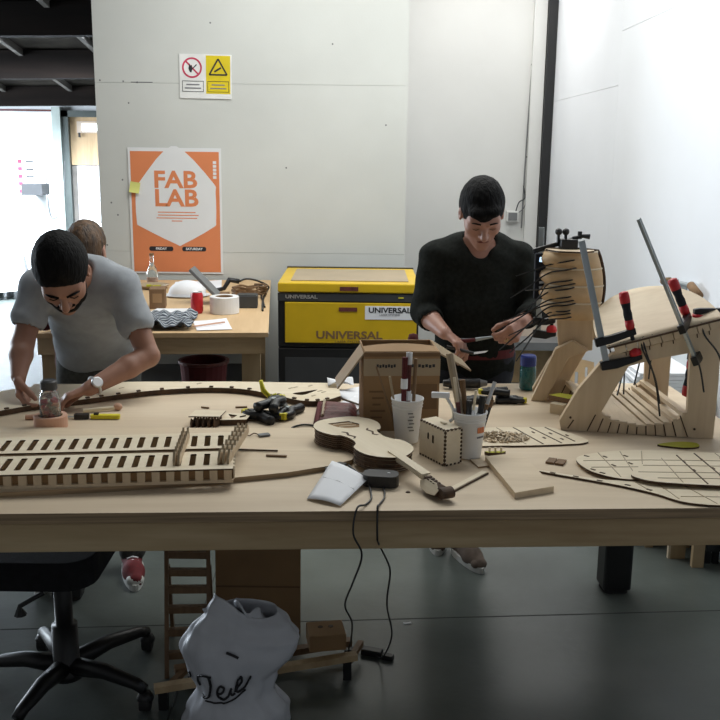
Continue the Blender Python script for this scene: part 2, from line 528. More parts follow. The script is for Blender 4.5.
    cs = list(product((0, 1), repeat=3)); nx, ny, nz = F.shape
    In = F < 0
    cnt = np.zeros((nx - 1, ny - 1, nz - 1), np.int8)
    for i, j, k in cs:
        cnt += In[i:nx - 1 + i, j:ny - 1 + j, k:nz - 1 + k]
    act = (cnt > 0) & (cnt < 8)
    I = np.argwhere(act)
    val = np.stack([F[I[:, 0] + i, I[:, 1] + j, I[:, 2] + k] for i, j, k in cs], 1)
    P = np.zeros((len(I), 3)); C = np.zeros(len(I))
    for a in range(8):
        for b in range(a + 1, 8):
            da = np.array(cs[b]) - np.array(cs[a])
            if np.abs(da).sum() != 1: continue
            va, vb = val[:, a], val[:, b]; cr = (va < 0) != (vb < 0)
            t = np.where(cr, va / np.where(cr, va - vb, 1), 0)
            P += np.where(cr[:, None], np.array(cs[a])[None] + t[:, None] * da[None], 0); C += cr
    P = (I + P / C[:, None]) * h + mn
    idx = np.full(act.shape, -1, np.int64); idx[act] = np.arange(len(I))
    Q = []
    for axis in range(3):
        o = [1, 1, 1]; o[axis] = 0
        sl0 = [slice(1, -1)] * 3; sl1 = [slice(1, -1)] * 3
        sl0[axis] = slice(0, -1); sl1[axis] = slice(1, None)
        s0, s1 = In[tuple(sl0)], In[tuple(sl1)]
        E = np.argwhere(s0 != s1)
        fl = s0[tuple(E.T)]
        E = E + np.array(o)
        b1, b2 = [k for k in range(3) if k != axis]
        e1 = np.zeros(3, int); e1[b1] = 1; e2 = np.zeros(3, int); e2[b2] = 1
        q = np.stack([idx[tuple((E - e1 - e2).T)], idx[tuple((E - e2).T)], idx[tuple(E.T)], idx[tuple((E - e1).T)]], 1)
        if axis == 1: fl = ~fl
        q[~fl] = q[~fl][:, ::-1]
        Q.append(q)
    Q = np.concatenate(Q); Q = Q[(Q >= 0).all(1)]
    me = bpy.data.meshes.new(name)
    me.vertices.add(len(P)); me.vertices.foreach_set('co', P.astype(np.float32).ravel())
    me.loops.add(len(Q) * 4); me.loops.foreach_set('vertex_index', Q.astype(np.int32).ravel())
    me.polygons.add(len(Q))
    me.polygons.foreach_set('loop_start', np.arange(0, len(Q) * 4, 4, dtype=np.int32))
    me.polygons.foreach_set('loop_total', np.full(len(Q), 4, np.int32))
    me.update(calc_edges=True); me.validate()
    me.polygons.foreach_set('use_smooth', [True] * len(Q))
    return me


# ================================================================== THE ROOM
fl = ob('floor', B().bb(-9, 3, -1.5, 15, -0.1, 0), 'floor', kind='structure')
for (x0, y0, x1, y1) in ((-1.9, 3.17, 1.58, 3.45), (-1.9, 6.1, 1.58, 6.2), (-0.55, -1.0, -0.62, 6.3)):
    ob('joint', B().beam((x0, y0, 0.0002), (x1, y1, 0.0002), 0.006, 0.0012), 'joint', fl)


def panelled(name, x0, x1, y, z0, z1, xs, zs, m, depth=0.10, gap=0.0025):
    """a board-lined wall facing -y: a carcass with its lining boards proud of it"""
    w = ob(name, B().bb(x0, x1, y + 0.012, y + depth, z0, z1), m, kind='structure')
    xs = [x0] + xs + [x1]; zs = [z0] + zs + [z1]
    for i in range(len(xs) - 1):
        for j in range(len(zs) - 1):
            ob('panel', B().bb(xs[i] + (gap if i else 0), xs[i + 1] - (gap if i < len(xs) - 2 else 0), y, y + 0.012,
                               zs[j] + (gap if j else 0), zs[j + 1] - (gap if j < len(zs) - 2 else 0)), m, w)
    return w


wp = panelled('wall_back_partition', -1.733, 0.288, 6.4, 0, 3.5, [], [1.06, 2.147], 'wall', gap=.0007)
for px_, pz_ in ((-1.70, 2.16), (-1.55, 2.155), (-1.46, 2.15), (-1.52, 2.02), (-1.66, 1.38), (-1.62, 1.30), (-1.70, 1.1),
                 (-0.98, 2.52), (-1.58, 1.53), (-0.5, 1.62), (0.15, 1.9), (-0.2, 2.4)):
    ob('screw_hole', B().cyl((px_, 6.3995, pz_), (px_, 6.402, pz_), 0.006, n=8), 'grey', wp)
ob('scuff', B().bb(-1.50, -1.36, 6.3993, 6.4005, 2.148, 2.153), 'grey', wp)
ob('wall_back_return', B().bb(0.19, 0.288, 6.5, 8.3, 0, 3.5), 'wall2', kind='structure')
ob('wall_back_recess', B().bb(0.19, 1.68, 8.3, 8.4, 0, 3.5), 'wall2', kind='structure')


# right-hand wall: boards with open seams
wr_ = ob('wall_right', B().bb(1.592, 1.69, 0.2, 8.3, 0, 3.5), 'wallr', kind='structure')
ys = [0.2, 6.15, 8.3]
for i in range(2):
    zs = [[0, 2.47, 3.5], [0, 2.15, 3.5]][i]
    for j in range(2):
        g = 0.0012
        ob('panel', B().bb(1.58, 1.592, ys[i] + g * (i > 0), ys[i + 1] - g * (i < 1), zs[j] + g * (j > 0), zs[j + 1] - g * (j < 1)), 'wallr', wr_)
ob('trim_1', B().bb(1.505, 1.58, 8.2, 8.3, 0, 3.5), 'black', kind='structure')
ob('trim_2', B().bb(1.395, 1.5, 8.24, 8.3, 0, 3.5), 'wall2', kind='structure')
c = thing('conduit', 'thin grey cable conduit running down the wall beside the black corner strip', 'conduit', (1.375, 8.285, 1.2))
ob('pipe', B().tube([(0, 0, -.1), (0.01, 0, 0.6), (0.03, 0, 1.4), (0.045, 0, 2.28)], 0.006, 6), 'grey', c)
for z in (0.5, 1.25, 1.75):
    ob('clip', B().box((0.01 + z * .016, -.004, z), (0.025, 0.012, 0.012)), 'grey', c)
j = thing('junction_box', 'small grey junction box with loose wires on the back wall', 'box', (1.29, 8.27, 1.20))
ob('body', B().box((0, 0, 0), (0.10, 0.06, 0.09)), 'wall2', j, bevel=.005)
ob('cover', B().box((0, -.033, 0), (0.075, 0.006, 0.065)), 'grey', j)
ob('wire', B().tube(smooth_path([(0.03, 0, .045), (.05, -.02, .12), (.10, -.01, .16), (.085, 0, .26)]), 0.005, 6), 'darkgrey', j)
ob('wire', B().tube(smooth_path([(0.05, 0, .03), (.09, -.02, .07), (.12, -.01, .13), (.14, 0, .11)]), 0.004, 6), 'grey', j)

# roof over the workshop, dark boards with an open roof light above the benches; recess opening added for its fill lamp
ce = ob('ceiling', B().bb(-1.85, 1.7, -1.5, 3.75, 3.5, 3.6).bb(-1.85, 1.7, 5.75, 6.8, 3.5, 3.6).bb(-1.85, .45, 6.8, 7.8, 3.5, 3.6).bb(1.45, 1.7, 6.8, 7.8, 3.5, 3.6).bb(-1.85, 1.7, 7.8, 8.4, 3.5, 3.6)
        .bb(-1.85, -1.25, 3.75, 5.75, 3.5, 3.6).bb(1.45, 1.7, 3.75, 5.75, 3.5, 3.6), 'roof', kind='structure')

# ---- the hall seen past the partition
wh = ob('wall_hall_back', B().bb(-9, -3.98, 13.0, 13.1, 0, 2.9).bb(-3.22, -1.2, 13.0, 13.1, 0, 2.9)
        .bb(-3.98, -3.22, 13.0, 13.1, 2.20, 2.9), 'hall', kind='structure')
ob('cable_rail', B().bb(-9, -4.02, 12.97, 13.0, 2.19, 2.21), 'maroon', wh)
ob('panel', B().bb(-9, -4.05, 12.975, 13.0, 1.05, 2.18), 'white', wh)
ob('wall_hall_left', B().bb(-9.1, -9, 4, 7.4, 0, 3.2).bb(-9.1, -9, 11.8, 15, 0, 3.2).bb(-9.1, -9, 7.4, 11.8, 3.05, 3.2).bb(-9.1, -9, 7.4, 11.8, 0, 0.4), 'hall', kind='structure')
wn = ob('window_1', B().bb(-9.1, -9.02, 7.4, 11.8, 0.40, 0.46).bb(-9.1, -9.02, 7.4, 11.8, 2.99, 3.05), 'white', kind='structure')
for y in (7.43, 8.86, 10.3, 11.77):
    ob('mullion', B().bb(-9.09, -9.03, y - .03, y + .03, 0.46, 2.99), 'white', wn)
# sloping roof: boards, dark purlins across, grey rafters
rf = ob('roof_slope', B().add([(-9.5, 13.3, 2.30), (-1.3, 13.3, 2.46), (-1.3, 5.6, 3.62), (-9.5, 5.6, 3.50),
                              (-9.5, 13.3, 2.36), (-1.3, 13.3, 2.52), (-1.3, 5.6, 3.68), (-9.5, 5.6, 3.56)],
                             [(3, 2, 1, 0), (4, 5, 6, 7), (0, 1, 5, 4), (2, 3, 7, 6), (1, 2, 6, 5), (3, 0, 4, 7)]), 'roof', kind='structure')
for y, d, hgt in ((12.75, 0.16, 0.24), (11.0, 0.18, 0.30), (9.3, 0.18, 0.30), (7.6, 0.18, 0.30)):
    t = (13.3 - y) / 7.7
    zl = 2.30 + t * 1.20; zr = 2.46 + t * 1.16
    ob('purlin', B().beam((-9.4, y, zl - hgt / 2), (-1.4, y, zr - hgt / 2), d, hgt), 'beam', rf)
for x in (-6.4, -5.5, -4.6, -3.75, -2.9, -2.0):
    f_ = (x + 9.5) / 8.2
    ob('rafter', B().beam((x, 13.2, 2.27 + .16 * f_), (x, 5.8, 3.44 + .12 * f_), 0.05, 0.07), 'rafter', rf)

# hall door with its pale and dark frame, tan board over a white leaf, lit exit sign
d1 = thing('door_1', 'white hall door under a tan board with a dark steel frame', 'door', (-3.6, 13.0, 0), kind='structure')
ob('frame', B().bb(-.36, -.27, -.10, .1, 0, 2.2).bb(.30, .38, -.10, .1, 0, 2.2).bb(-.36, .38, -.10, .1, 2.12, 2.2), 'doorframe', d1)
ob('frame_strip', B().bb(-.47, -.36, -.14, .0, 0, 2.24), 'doorpale', d1)
ob('transom', B().bb(-.27, .30, -.02, .06, 1.50, 2.12), 'ply_door', d1)
lf = ob('leaf', B().bb(-.20, .30, -.03, .05, 0, 1.49), 'white', d1)
ob('leaf_edge', B().bb(-.27, -.20, -.025, .05, 0, 1.49), 'rafter', d1)
ob('door_handle', B().cyl((.2, -.03, .75), (.2, -.08, .75), .012).cyl((.2, -.08, .75), (.1, -.08, .75), .012), 'black', lf)
es = thing('exit_sign', 'lit white exit sign on the tan board above the hall door', 'sign', (-3.62, 12.97, 1.99))
ob('housing', B().box((0, 0, 0), (0.30, 0.05, 0.15)), 'cream', es)
ob('lit_panel', B().box((0.03, -.03, 0), (0.22, 0.012, 0.085)), 'exit', es)
ob('bracket', B().box((-.12, -.028, -.1), (0.025, 0.02, 0.06)), 'black', es)

# label cards with red squares on the hall wall
for i in range(5):
    z = 1.54 - i * 0.098
    s_ = thing('label_card', ('topmost', 'second', 'middle', 'fourth', 'lowest')[i] + ' of five red and black label strips on the white hall wall', 'label',
               (-4.50, 12.965, z), group='label strips in the hall')
    ob('card', B().box((0, 0, 0), (0.30, 0.008, 0.085)), 'paper', s_)
    ob('red_mark', B().box((-.06, -.006, 0), (0.055, 0.006, 0.05)), 'signred', s_)
    ob('black_line', B().box((.07, -.006, -.005), (0.10, 0.006, 0.02)), 'ink', s_)

# white machines in the daylight
pr = thing('roll_printer', 'white roll printer on a stand in the bright hall', 'printer', (-4.35, 12.3, 0))
ob('body', B().box((0.0, 0.1, 0.93), (0.48, 0.45, 0.40)), 'plastic_white', pr, bevel=.03)
ob('roll', B().cyl((-.16, -.28, .80), (.50, -.28, .74), .085, n=20), 'paper', pr, smooth=True)
ob('roll_core', B().cyl((.50, -.28, .74), (.53, -.28, .738), .04, n=14), 'grey', pr)
ob('top_box', B().box((0.17, 0.1, 1.20), (0.26, 0.3, 0.14)), 'darkgrey', pr)
ob('stand', B().bb(-.2, -.14, -.1, .3, 0, .73).bb(.14, .2, -.1, .3, 0, .73).bb(-.2, .2, .08, .14, .2, .26), 'plastic_white', pr)
ob('stand_tray', B().box((.3, -.1, .47), (.22, .3, .3)), 'darkgrey', pr)
cb = thing('covered_machine', 'tall machine under a white dust sheet in the bright hall', 'machine', (-4.35, 11.2, 0))
ob('dust_sheet', B().lathe([(0.0, 1.62), (.16, 1.61), (.25, 1.54), (.28, 1.30), (.31, .95), (.36, .6), (.42, .25), (.44, .10)], (0, 0, 0), 22), 'white', cb, smooth=True)
for x, y in ((-.2, 0), (.2, 0), (0, .2)):
    ob('foot', B().cyl((x, y, 0), (x, y, .15), .04), 'grey', cb)
sb = thing('leaning_sheet', 'pale blue sheet leaning against the dust covered machine', 'board', (-3.62, 11.0, 0))
ob('sheet', B().box((0, 0, .42), (0.46, 0.03, 0.85), Matrix.Rotation(R(-14), 3, 'Y') @ Matrix.Rotation(R(-9), 3, 'X')), 'white', sb)
for i, (z, x0, x1, y) in enumerate(((0.80, -4.2, -4.02, 12.9), (0.55, -4.25, -4.05, 12.9))):
    o = thing('wall_cable', ('upper', 'lower')[i] + ' loop of cable drooping on the hall wall beside the door frame', 'cable', (x0, y, z), group='cables on the hall wall')
    ob('lead', B().tube(smooth_path([(0, 0, .65), (.02, 0, .1), (.1, -.02, 0), (.22, -.01, .2), (.26, 0, .75)]), .008, 6), 'grey', o)


# ================================================================== WALL GRAPHICS
po = thing('poster', 'orange poster with white hexagon and the words FAB LAB on the partition', 'poster', (-1.232, 6.394, 1.327), M=TL(-1.232, 6.394, 1.327) @ FRONT)
PW, PH = 0.612, 0.825
ob('sheet', B().box((0, 0, 0), (PW, PH, 0.002)), 'poster_white', po)
ob('print_ground', B().box((0, -0.006, 0.0014), (PW - .03, PH - .035, 0.001)), 'orange', po)
hexo = [(-.06, .40), (.055, .40), (.25, .19), (.265, .13), (.265, -.06), (.24, -.105), (.045, -.215), (-.005, -.215), (-.23, -.105), (-.262, -.065), (-.262, .13), (-.235, .19)]
hexo = [(p.x, p.y) for p in smooth_path([(x, y, 0) for x, y in hexo], 3, True)]
ob('hexagon', B().prism(hexo, 0.002, 0.0028, side=0), 'poster_white', po)
text('lettering', 'FAB', .152, 'orange', po, TL(0.0, .203, .0034), bold=.0042, sx=1.12)
text('lettering', 'LAB', .152, 'orange', po, TL(0.004, .083, .0034), bold=.0042, sx=1.12)
for i, (w, dx) in enumerate(((.25, 0), (.27, .01), (.27, 0), (.07, 0))):
    ob('small_print', B().box((.005 + dx, -.005 - i * .019, .0032), (w, .006, .0006)), 'orange', po)
for x, tx in ((-.105, 'FRIDAY'), (.115, 'SATURDAY')):
    bar = ob('day_bar', B().prism(rrect(.16, .03, .012, cx=x, cy=-.247), .002, .003, side=0), 'ink', po)
    text('lettering', tx, .022, 'poster_white', bar, TL(x, -.247, .0036), bold=.0006)
for k in range(5):
    ob('small_print', B().box((.262, .225 + k * .024, .0024), (.022, .018, .0008)), 'poster_white', po)

sn = thing('sticky_note', 'small yellow sticky note on the left edge of the orange poster', 'note', M=TL(-1.497, 6.386, 1.482) @ FRONT @ Matrix.Rotation(R(-8), 4, 'Z'))
ob('note', B().grid(lambda u, v: ((u - .5) * .066, (v - .5) * .07, .003 + .012 * (1 - v) ** 2), 4, 5), 'postit', sn, solid=.0008)

sg = thing('safety_sign', 'white safety sign with no open flames circle and yellow warning triangle', 'sign', M=TL(-1.016, 6.395, 2.19) @ FRONT @ Matrix.Rotation(R(-.6), 4, 'Z'))
ob('plate', B().box((0, 0, 0), (.335, .275, .004)), 'signwhite', sg)
cx, cy = -.087, .053
ring = [(cx + .064 * math.cos(2 * math.pi * k / 28), cy + .064 * math.sin(2 * math.pi * k / 28)) for k in range(28)]
ring2 = [(cx + .053 * math.cos(2 * math.pi * k / 28), cy + .053 * math.sin(2 * math.pi * k / 28)) for k in range(28)]
ob('prohibition_ring', B().prism(ring, .002, .0032, [ring2], side=0), 'signred', sg)
ob('prohibition_bar', B().box((cx, cy, .0028), (.010, .112, .0012), 45), 'signred', sg)
ob('match_symbol', B().box((cx + .008, cy - .002, .0036), (.006, .062, .001), -45).prism(
    [(cx - .022, cy - .005), (cx - .016, cy + .026), (cx - .008, cy + .012), (cx - .002, cy + .018), (cx + .004, cy - .004), (cx - .004, cy - .03), (cx - .014, cy - .026)], .003, .0042, side=0), 'ink', sg)
ob('yellow_field', B().box((.081, .012, .0026), (.156, .236, .0012)), 'signyellow', sg)
tri = [(.024, .012, .0038), (.138, .012, .0038), (.081, .110, .0038)]
ob('warning_triangle', B().beam(tri[0], tri[1], .010, .001).beam(tri[1], tri[2], .010, .001).beam(tri[2], tri[0], .010, .001).box((.078, .043, .0038), (.050, .011, .001), 32), 'ink', sg)
for x, m_ in ((-.082, 'ink'), (.081, 'ink')):
    fo = [(x - .069, -.096), (x + .069, -.096), (x + .069, -.028), (x - .069, -.028)]
    fi = [(x - .066, -.093), (x + .066, -.093), (x + .066, -.031), (x - .066, -.031)]
    ob('caption_frame', B().prism(fo, .0032, .004, [fi], side=0), m_, sg)
for x in (-.082, .081):
    for dy, w in ((.011, .085), (-.011, .105)):
        ob('small_print', B().box((x, -.062 + dy, .0037), (w, .007, .0008)), 'inkgrey', sg)

# ================================================================== LASER CUTTER
lc = thing('laser_cutter', 'yellow and black laser cutter with lidded top standing against the wall', 'laser cutter', (-.07, 5.42, 0))
W2 = .405
ob('base_cabinet', B().bb(-W2, W2, .0, .70, .08, .615), 'black', lc, bevel=.006)
ob('cabinet_recess', B().bb(-W2 + .04, W2 - .04, -.004, .0, .12, .56), 'darkgrey', lc)
for x in (-.34, .34):
    for y in (.08, .62):
        w_ = ob('castor', B().cyl((x - .015, y, .04), (x + .015, y, .04), .04, n=14), 'rubber', lc)
ob('body', B().bb(-W2, W2, .0, .70, .62, .935), 'black', lc, bevel=.006)
dp = ob('front_door', B().bb(-.365, W2 - .012, -.012, 0, .648, .885), 'yellow', lc, bevel=.004)
ob('door_handle', B().bb(-.055, .05, -.016, -.010, .835, .858), 'maroon', dp)
ob('console_strip', B().bb(-W2, W2, -.010, .0, .893, .937), 'darkgrey', lc)
ld = ob('lid', B().bb(-W2, W2, -.018, .70, .942, .998), 'yellow', lc, bevel=.008)
ob('lid_window', B().bb(-.335, .345, .06, .60, .9985, 1.003), 'tape', ld)
ob('lid_handle', B().bb(-.05, .055, -.023, -.016, .955, .978), 'maroon', ld)
ob('rear_rim', B().bb(-W2, W2, .69, .72, .90, 1.004), 'black', lc)
text('lettering', 'UNIVERSAL', .062, 'carddark', dp, TL(.005, -.0135, .695) @ FRONT, bold=.0016, sx=1.22)
text('lettering', 'LASER SYSTEMS', .016, 'carddark', dp, TL(.005, -.0135, .659) @ FRONT, sx=1.5)
text('lettering', 'UNIVERSAL', .028, 'alu', lc, TL(-.27, -.0115, .916) @ FRONT, bold=.001, sx=1.3)
st = ob('white_decal', B().bb(.095, .38, -.0145, -.0115, .79, .868), 'paper', dp)
text('lettering', 'UNIVERSAL', .042, 'ink', st, TL(.237, -.0155, .843) @ FRONT, bold=.0012, sx=1.15)
text('lettering', 'LASER SYSTEMS', .017, 'inkgrey', st, TL(.237, -.0155, .817) @ FRONT)
ob('status_light', B().box((.30, -.013, .917), (.03, .004, .006)), 'yellow_tip', lc)

# ================================================================== REAR BENCH
rb = thing('rear_bench', 'plywood topped rear workbench pushed against the poster wall', 'workbench', (-.985, 4.46, 0), 5.0)
# local: x -.55..+.55, y 0..1.95
ob('top', B().bb(-.555, .545, -.012, 1.88, .858, .88), 'plytan', rb)
ob('front_apron', B().bb(-.54, .53, 0, .045, .775, .858), 'pine', rb)
for x in (-.52, .49):
    ob('side_apron', B().bb(x - .02, x + .025, .045, 1.85, .775, .858), 'piney', rb)
for x in (-.49, .46):
    for y in (.09, 1.75):
        ob('leg', B().bb(x - .045, x + .045, y - .045, y + .045, 0, .775), 'pinez', rb)
ob('lower_shelf', B().bb(-.50, .48, .12, 1.8, .30, .325), 'black', rb)
ob('edge_strip', B().bb(.545, .549, -.012, .02, .62, .875), 'alu', rb)
BM = MW[rb.name]


def onb(x, y, rz=0, z=.88):
    """a spot on the rear bench, in world x and y"""
    return TL(x, y, z) @ RZ(rz)


o = thing('glass_bottle', 'clear glass bottle with tall neck at the back of the rear bench', 'bottle', M=onb(-1.34, 6.10))
ob('body', B().lathe([(0, .004), (.033, .004), (.036, .012), (.036, .075), (.030, .10), (.014, .13), (.012, .175), (.014, .178), (.014, .185), (0, .185)], n=20), 'glass', o, smooth=True)
ob('cap', B().cyl((0, 0, .186), (0, 0, .200), .015), 'carddark', o)
ob('contents', B().cyl((0, 0, .006), (0, 0, .045), .031), 'masking', o)
o = thing('wooden_block', 'small brown block beside the striped cloth on the rear bench', 'block', M=onb(-1.115, 5.2, 8))
ob('body', B().box((0, 0, .055), (.085, .12, .11)), 'carddark', o, bevel=.004)
ob('label', B().box((0, -.0605, .06), (.05, .001, .05)), 'card', o)
o = thing('dust_mask', 'white dome shaped dust mask lying on the rear bench', 'mask', M=onb(-1.03, 5.62, 10))
ob('shell', B().grid(lambda u, v: (lambda a, r_: (.115 * r_ * math.cos(a), .085 * r_ * math.sin(a), .09 * math.sqrt(max(0, 1 - r_ ** 2)) + .004))(2 * math.pi * u, v), 24, 8), 'paper', o, smooth=True, solid=.003)
ob('rim', B().grid(lambda u, v: (lambda a: ((.115 + .02 * v) * math.cos(a), (.085 + .02 * v) * math.sin(a), .004 + .006 * v))(2 * math.pi * u), 24, 2), 'plastic_white', o, solid=.002)
o = thing('striped_cloth', 'crumpled dark and white striped cloth hanging at the rear bench front', 'cloth', M=onb(-.985, 4.70, 6))


def clothf(u, v):
    x = (u - .5) * .30; y = (v - .5) * .40
    return (x + .012 * math.sin(v * 9), y, .028 + .016 * math.sin(u * 17 + v * 5) * math.sin(v * 11 + u * 3) + .008 * math.sin(u * 31))


ob('dark_stripes', B().grid(clothf, 30, 30), 'plaid', o, smooth=True, solid=.002)
cs_ = B()
for k in range(13):
    cs_.grid(lambda u, v, k=k: tuple(Vector(clothf(u, (k + .25 + .4 * v) / 13)) + Vector((0, 0, .003))), 24, 2)
ob('white_stripes', cs_, 'plaid2', o, smooth=True)
for i, (x, y, w, d, rz, lb) in enumerate(((-.735, 4.66, .17, .26, 14, 'white sheet of paper at the front edge of the rear bench'),
                                          (-1.0, 5.03, .24, .20, -6, 'white sheet of paper behind the striped cloth'),
                                          (-1.04, 6.05, .30, .36, 8, 'white sheets of paper at the back of the rear bench'))):
    o = ob('paper_sheet', B().grid(lambda u, v: ((u - .5) * w, (v - .5) * d, .004 + .010 * (u * v) ** 2), 6, 6), 'paper', M=onb(x, y, rz), solid=.001,
           label=lb, cat='paper', group='papers on the rear bench')
o = ob('pencil', B().cyl((-.07, -.05, .012), (.07, .06, .016), .0045, n=6), 'masking', M=onb(-.745, 4.62), label='tan pencil lying on the white paper of the rear bench', cat='pencil')
o = thing('drink_can', 'red drink can standing on the rear bench', 'can', M=onb(-.872, 5.03))
ob('body', B().lathe([(0, 0), (.026, 0), (.033, .012), (.033, .098), (.027, .112)], n=20), 'red', o, smooth=True)
ob('lid', B().lathe([(.027, .112), (.027, .115), (.024, .112), (0, .111)], n=20), 'alu', o)
o = thing('tablet', 'dark grey tablet propped up at a slant behind the red can', 'tablet', M=onb(-.86, 5.36, 0))
ob('case', B().box((-.005, 0, .105), (.018, .14, .26), Matrix.Rotation(R(-44), 3, 'Y')), 'grey', o, bevel=.004)
ob('rest', B().box((.085, 0, .03), (.05, .11, .06)), 'carddark', o)
o = thing('tape_roll', 'wide white roll of tape standing on the rear bench', 'tape roll', M=onb(-.728, 5.05))
ob('tape', B().lathe([(.048, 0), (.076, 0), (.078, .003), (.078, .088), (.076, .09), (.048, .09), (.048, 0)], n=32), 'plastic_white', o, smooth=False)
ob('core', B().lathe([(.048, .002), (.044, .002), (.044, .088), (.048, .088)], n=24), 'card', o)
o = thing('black_adapter', 'black power adapter box beside the white tape roll', 'adapter', M=onb(-.63, 5.25, 4))
ob('body', B().box((0, 0, .035), (.115, .10, .07)), 'darkgrey', o, bevel=.005)
ob('top_face', B().box((0, 0, .0715), (.10, .085, .003)), 'black', o)
o = thing('soldering_iron', 'dark soldering iron with curled lead at the back of the rear bench', 'soldering iron', M=onb(-.79, 5.75))
ob('handle', B().tube([(-.09, 0, .018), (-.04, .0, .03), (-.01, .02, .08), (.05, .03, .07)], [.013, .013, .017, .015], 8), 'black', o, smooth=True)
ob('lead', B().tube(smooth_path([(.05, .03, .07), (.10, .0, .09), (.16, .06, .07), (.22, .1, .03), (.21, 0, .006), (.23, -.35, .006), (.26, -.65, .006)]), .006, 6), 'black', o)
o = thing('cable_coil', 'loose coil of brown and black cable behind the power adapter', 'cable', M=onb(-.66, 5.62))
pts = [((.09 + .015 * math.sin(k * 1.7)) * math.cos(k * .42), (.07 + .01 * math.cos(k * 2.1)) * math.sin(k * .42), .008 + .0009 * k + .01 * math.sin(k * .9) ** 2) for k in range(64)]
ob('coil', B().tube(pts, .006, 6), 'brownwood', o)
ob('lead', B().tube(smooth_path([pts[-1], (.09, .10, .04), (.07, .0, .012), (.10, -.2, .006), (.13, -.4, .006)]), .005, 6), 'black', o)
o = ob('round_chip', B().lathe([(0, 0), (.018, 0), (.018, .006), (0, .006)], n=14), 'brownwood', M=onb(-.69, 4.72), label='small round brown offcut on the bare top of the rear bench', cat='offcut')
o = thing('small_dish', 'shallow brown dish with bits in front of the glass bottle', 'dish', M=onb(-1.30, 5.93))
ob('dish', B().lathe([(0, .004), (.07, .004), (.10, .022), (.105, .024), (.07, .0), (0, .0)], n=24), 'tape', o)
ob('contents', B().box((.02, 0, .012), (.05, .03, .014), 30).box((-.03, .02, .012), (.03, .04, .014), 10), 'olive', o)
o = thing('storage_bin', 'dark maroon round bin on the shelf under the rear bench', 'bin', M=TL(-.83, 4.95, .326))
ob('body', B().lathe([(0, 0), (.10, 0), (.125, .30), (.13, .31), (.12, .31), (.095, .01)], n=24), 'wine', o, smooth=False)
ob('rim', B().lathe([(.125, .30), (.135, .305), (.135, .318), (.118, .318)], n=24), 'maroon', o)

# ================================================================== MAIN BENCH
T = 0.83
mb = thing('main_bench', 'large plywood topped workbench with pine rails and black posts', 'workbench', (0, 2.324, 0), 3.2)
ob('top', B().prism([(-1.2, 0), (1.32, 0), (1.32, 1.375), (-1.2, 1.375)], T - .028, T, side=1), ['plytop', 'edge'], mb)
ob('front_rail', B().bb(-1.19, 1.31, .010, .052, .720, T - .032), 'pine', mb, bevel=.003)
ob('shadow_batten', B().bb(-1.19, 1.31, .016, .052, T - .032, T - .028), 'edge', mb)
ob('back_rail', B().bb(-1.19, 1.31, 1.325, 1.368, .720, T - .028), 'pine', mb)
for x in (-1.19, 1.265):
    ob('end_rail', B().bb(x, x + .045, .052, 1.325, .720, T - .028), 'piney', mb)
for x in (-.4, .45):
    ob('cross_rail', B().bb(x, x + .045, .052, 1.325, .720, T - .028), 'piney', mb)
for x, y in ((-1.13, .10), (1.195, .10), (-1.13, 1.235), (1.06, 1.235)):
    lg = ob('leg', B().bb(x, x + .115, y - .055, y + .055, .012, .80), 'black', mb, bevel=.012)
    ob('foot', B().prism(rrect(.10, .10, .025, cx=x + .057, cy=y), 0, .014, side=0), 'rubber', lg)

# ---- large sheet with a curved front under the slotted frame
sh = [(-1.19, 2.30), (-.953, 2.385), (-.648, 2.445), (-.345, 2.525), (-.20, 2.575), (-.083, 2.638), (-.02, 2.695), (.0, 2.80), (-.02, 2.95), (-.12, 3.02), (-1.22, 2.98)]
ob('curved_sheet', B().prism(sh, T + .0005, T + .0155), ['ply', 'edge'], label='bare plywood sheet with curved front edge under the slotted frame', cat='sheet')

# ---- slotted frame
sf = thing('laser_cut_rack', 'long laser cut plywood rack with two rows of slots on the bench', 'rack', M=TL(-.343, 2.483, T + .0158) @ RZ(7.1))
X0 = -.86
for row, (y0, y1) in enumerate(((0.0, .158), (.187, .345))):
    holes = []
    x = -.035 - row * .004
    while x > X0 + .03:
        holes.append(rrect(.017, .104, .004, 2, cx=x, cy=(y0 + y1) / 2 + (.006 if row == 0 else -.004)))
        x -= .0388
    ob('slotted_plate', B().prism([(X0, y0), (0, y0), (0, y1), (X0, y1)], .036, .0405, holes), ['pale_ply', 'burnt'], sf)
ob('centre_strip', B().bb(X0, 0, .158, .187, .026, .033), 'ply', sf)
for y in (.165, .18, .335):
    ob('rib', B().bb(X0, 0, y - .003, y + .003, 0, .036 if y > .2 else .026), 'ply', sf)
ob('base_rail', B().bb(X0, 0, .0, .012, 0, .008), 'ply', sf)
x = -.004
while x > X0 + .02:
    ob('comb_block', B().bb(x - .021, x, 0.001, .012, .008, .036), 'plyz', sf)
    x -= .0388
ob('back_rail', B().bb(X0, 0, .012, .016, 0, .036), 'card', sf)
ob('end_plate', B().bb(-.004, 0, .012, .345, 0, .036), 'burnt', sf)
for k in range(11):
    ob('finger', B().bb(-.002, .0035, .02 + k * .03, .035 + k * .03, .004, .0408), 'pale_ply', sf)


def toothed(n, pitch, h0, tooth, L_):
    pts = [(0, 0)]
    for k in range(n):
        pts += [(k * pitch, tooth * .2), (k * pitch + pitch * .45, -tooth * 0 + 0), (k * pitch + pitch * .5, 0)]
    return pts


def zig(length, h, n, tooth):
    """profile in (y, z): straight back, saw teeth along the top"""
    pts = [(0, 0), (length, 0), (length, h)]
    for k in range(n):
        t = length * (1 - (k + .5) / n)
        pts += [(t + length * .16 / n, h + tooth * .15), (t, h + tooth), (t - length * .28 / n, h + tooth * .2)]
    pts += [(0, h * .7)]
    return pts


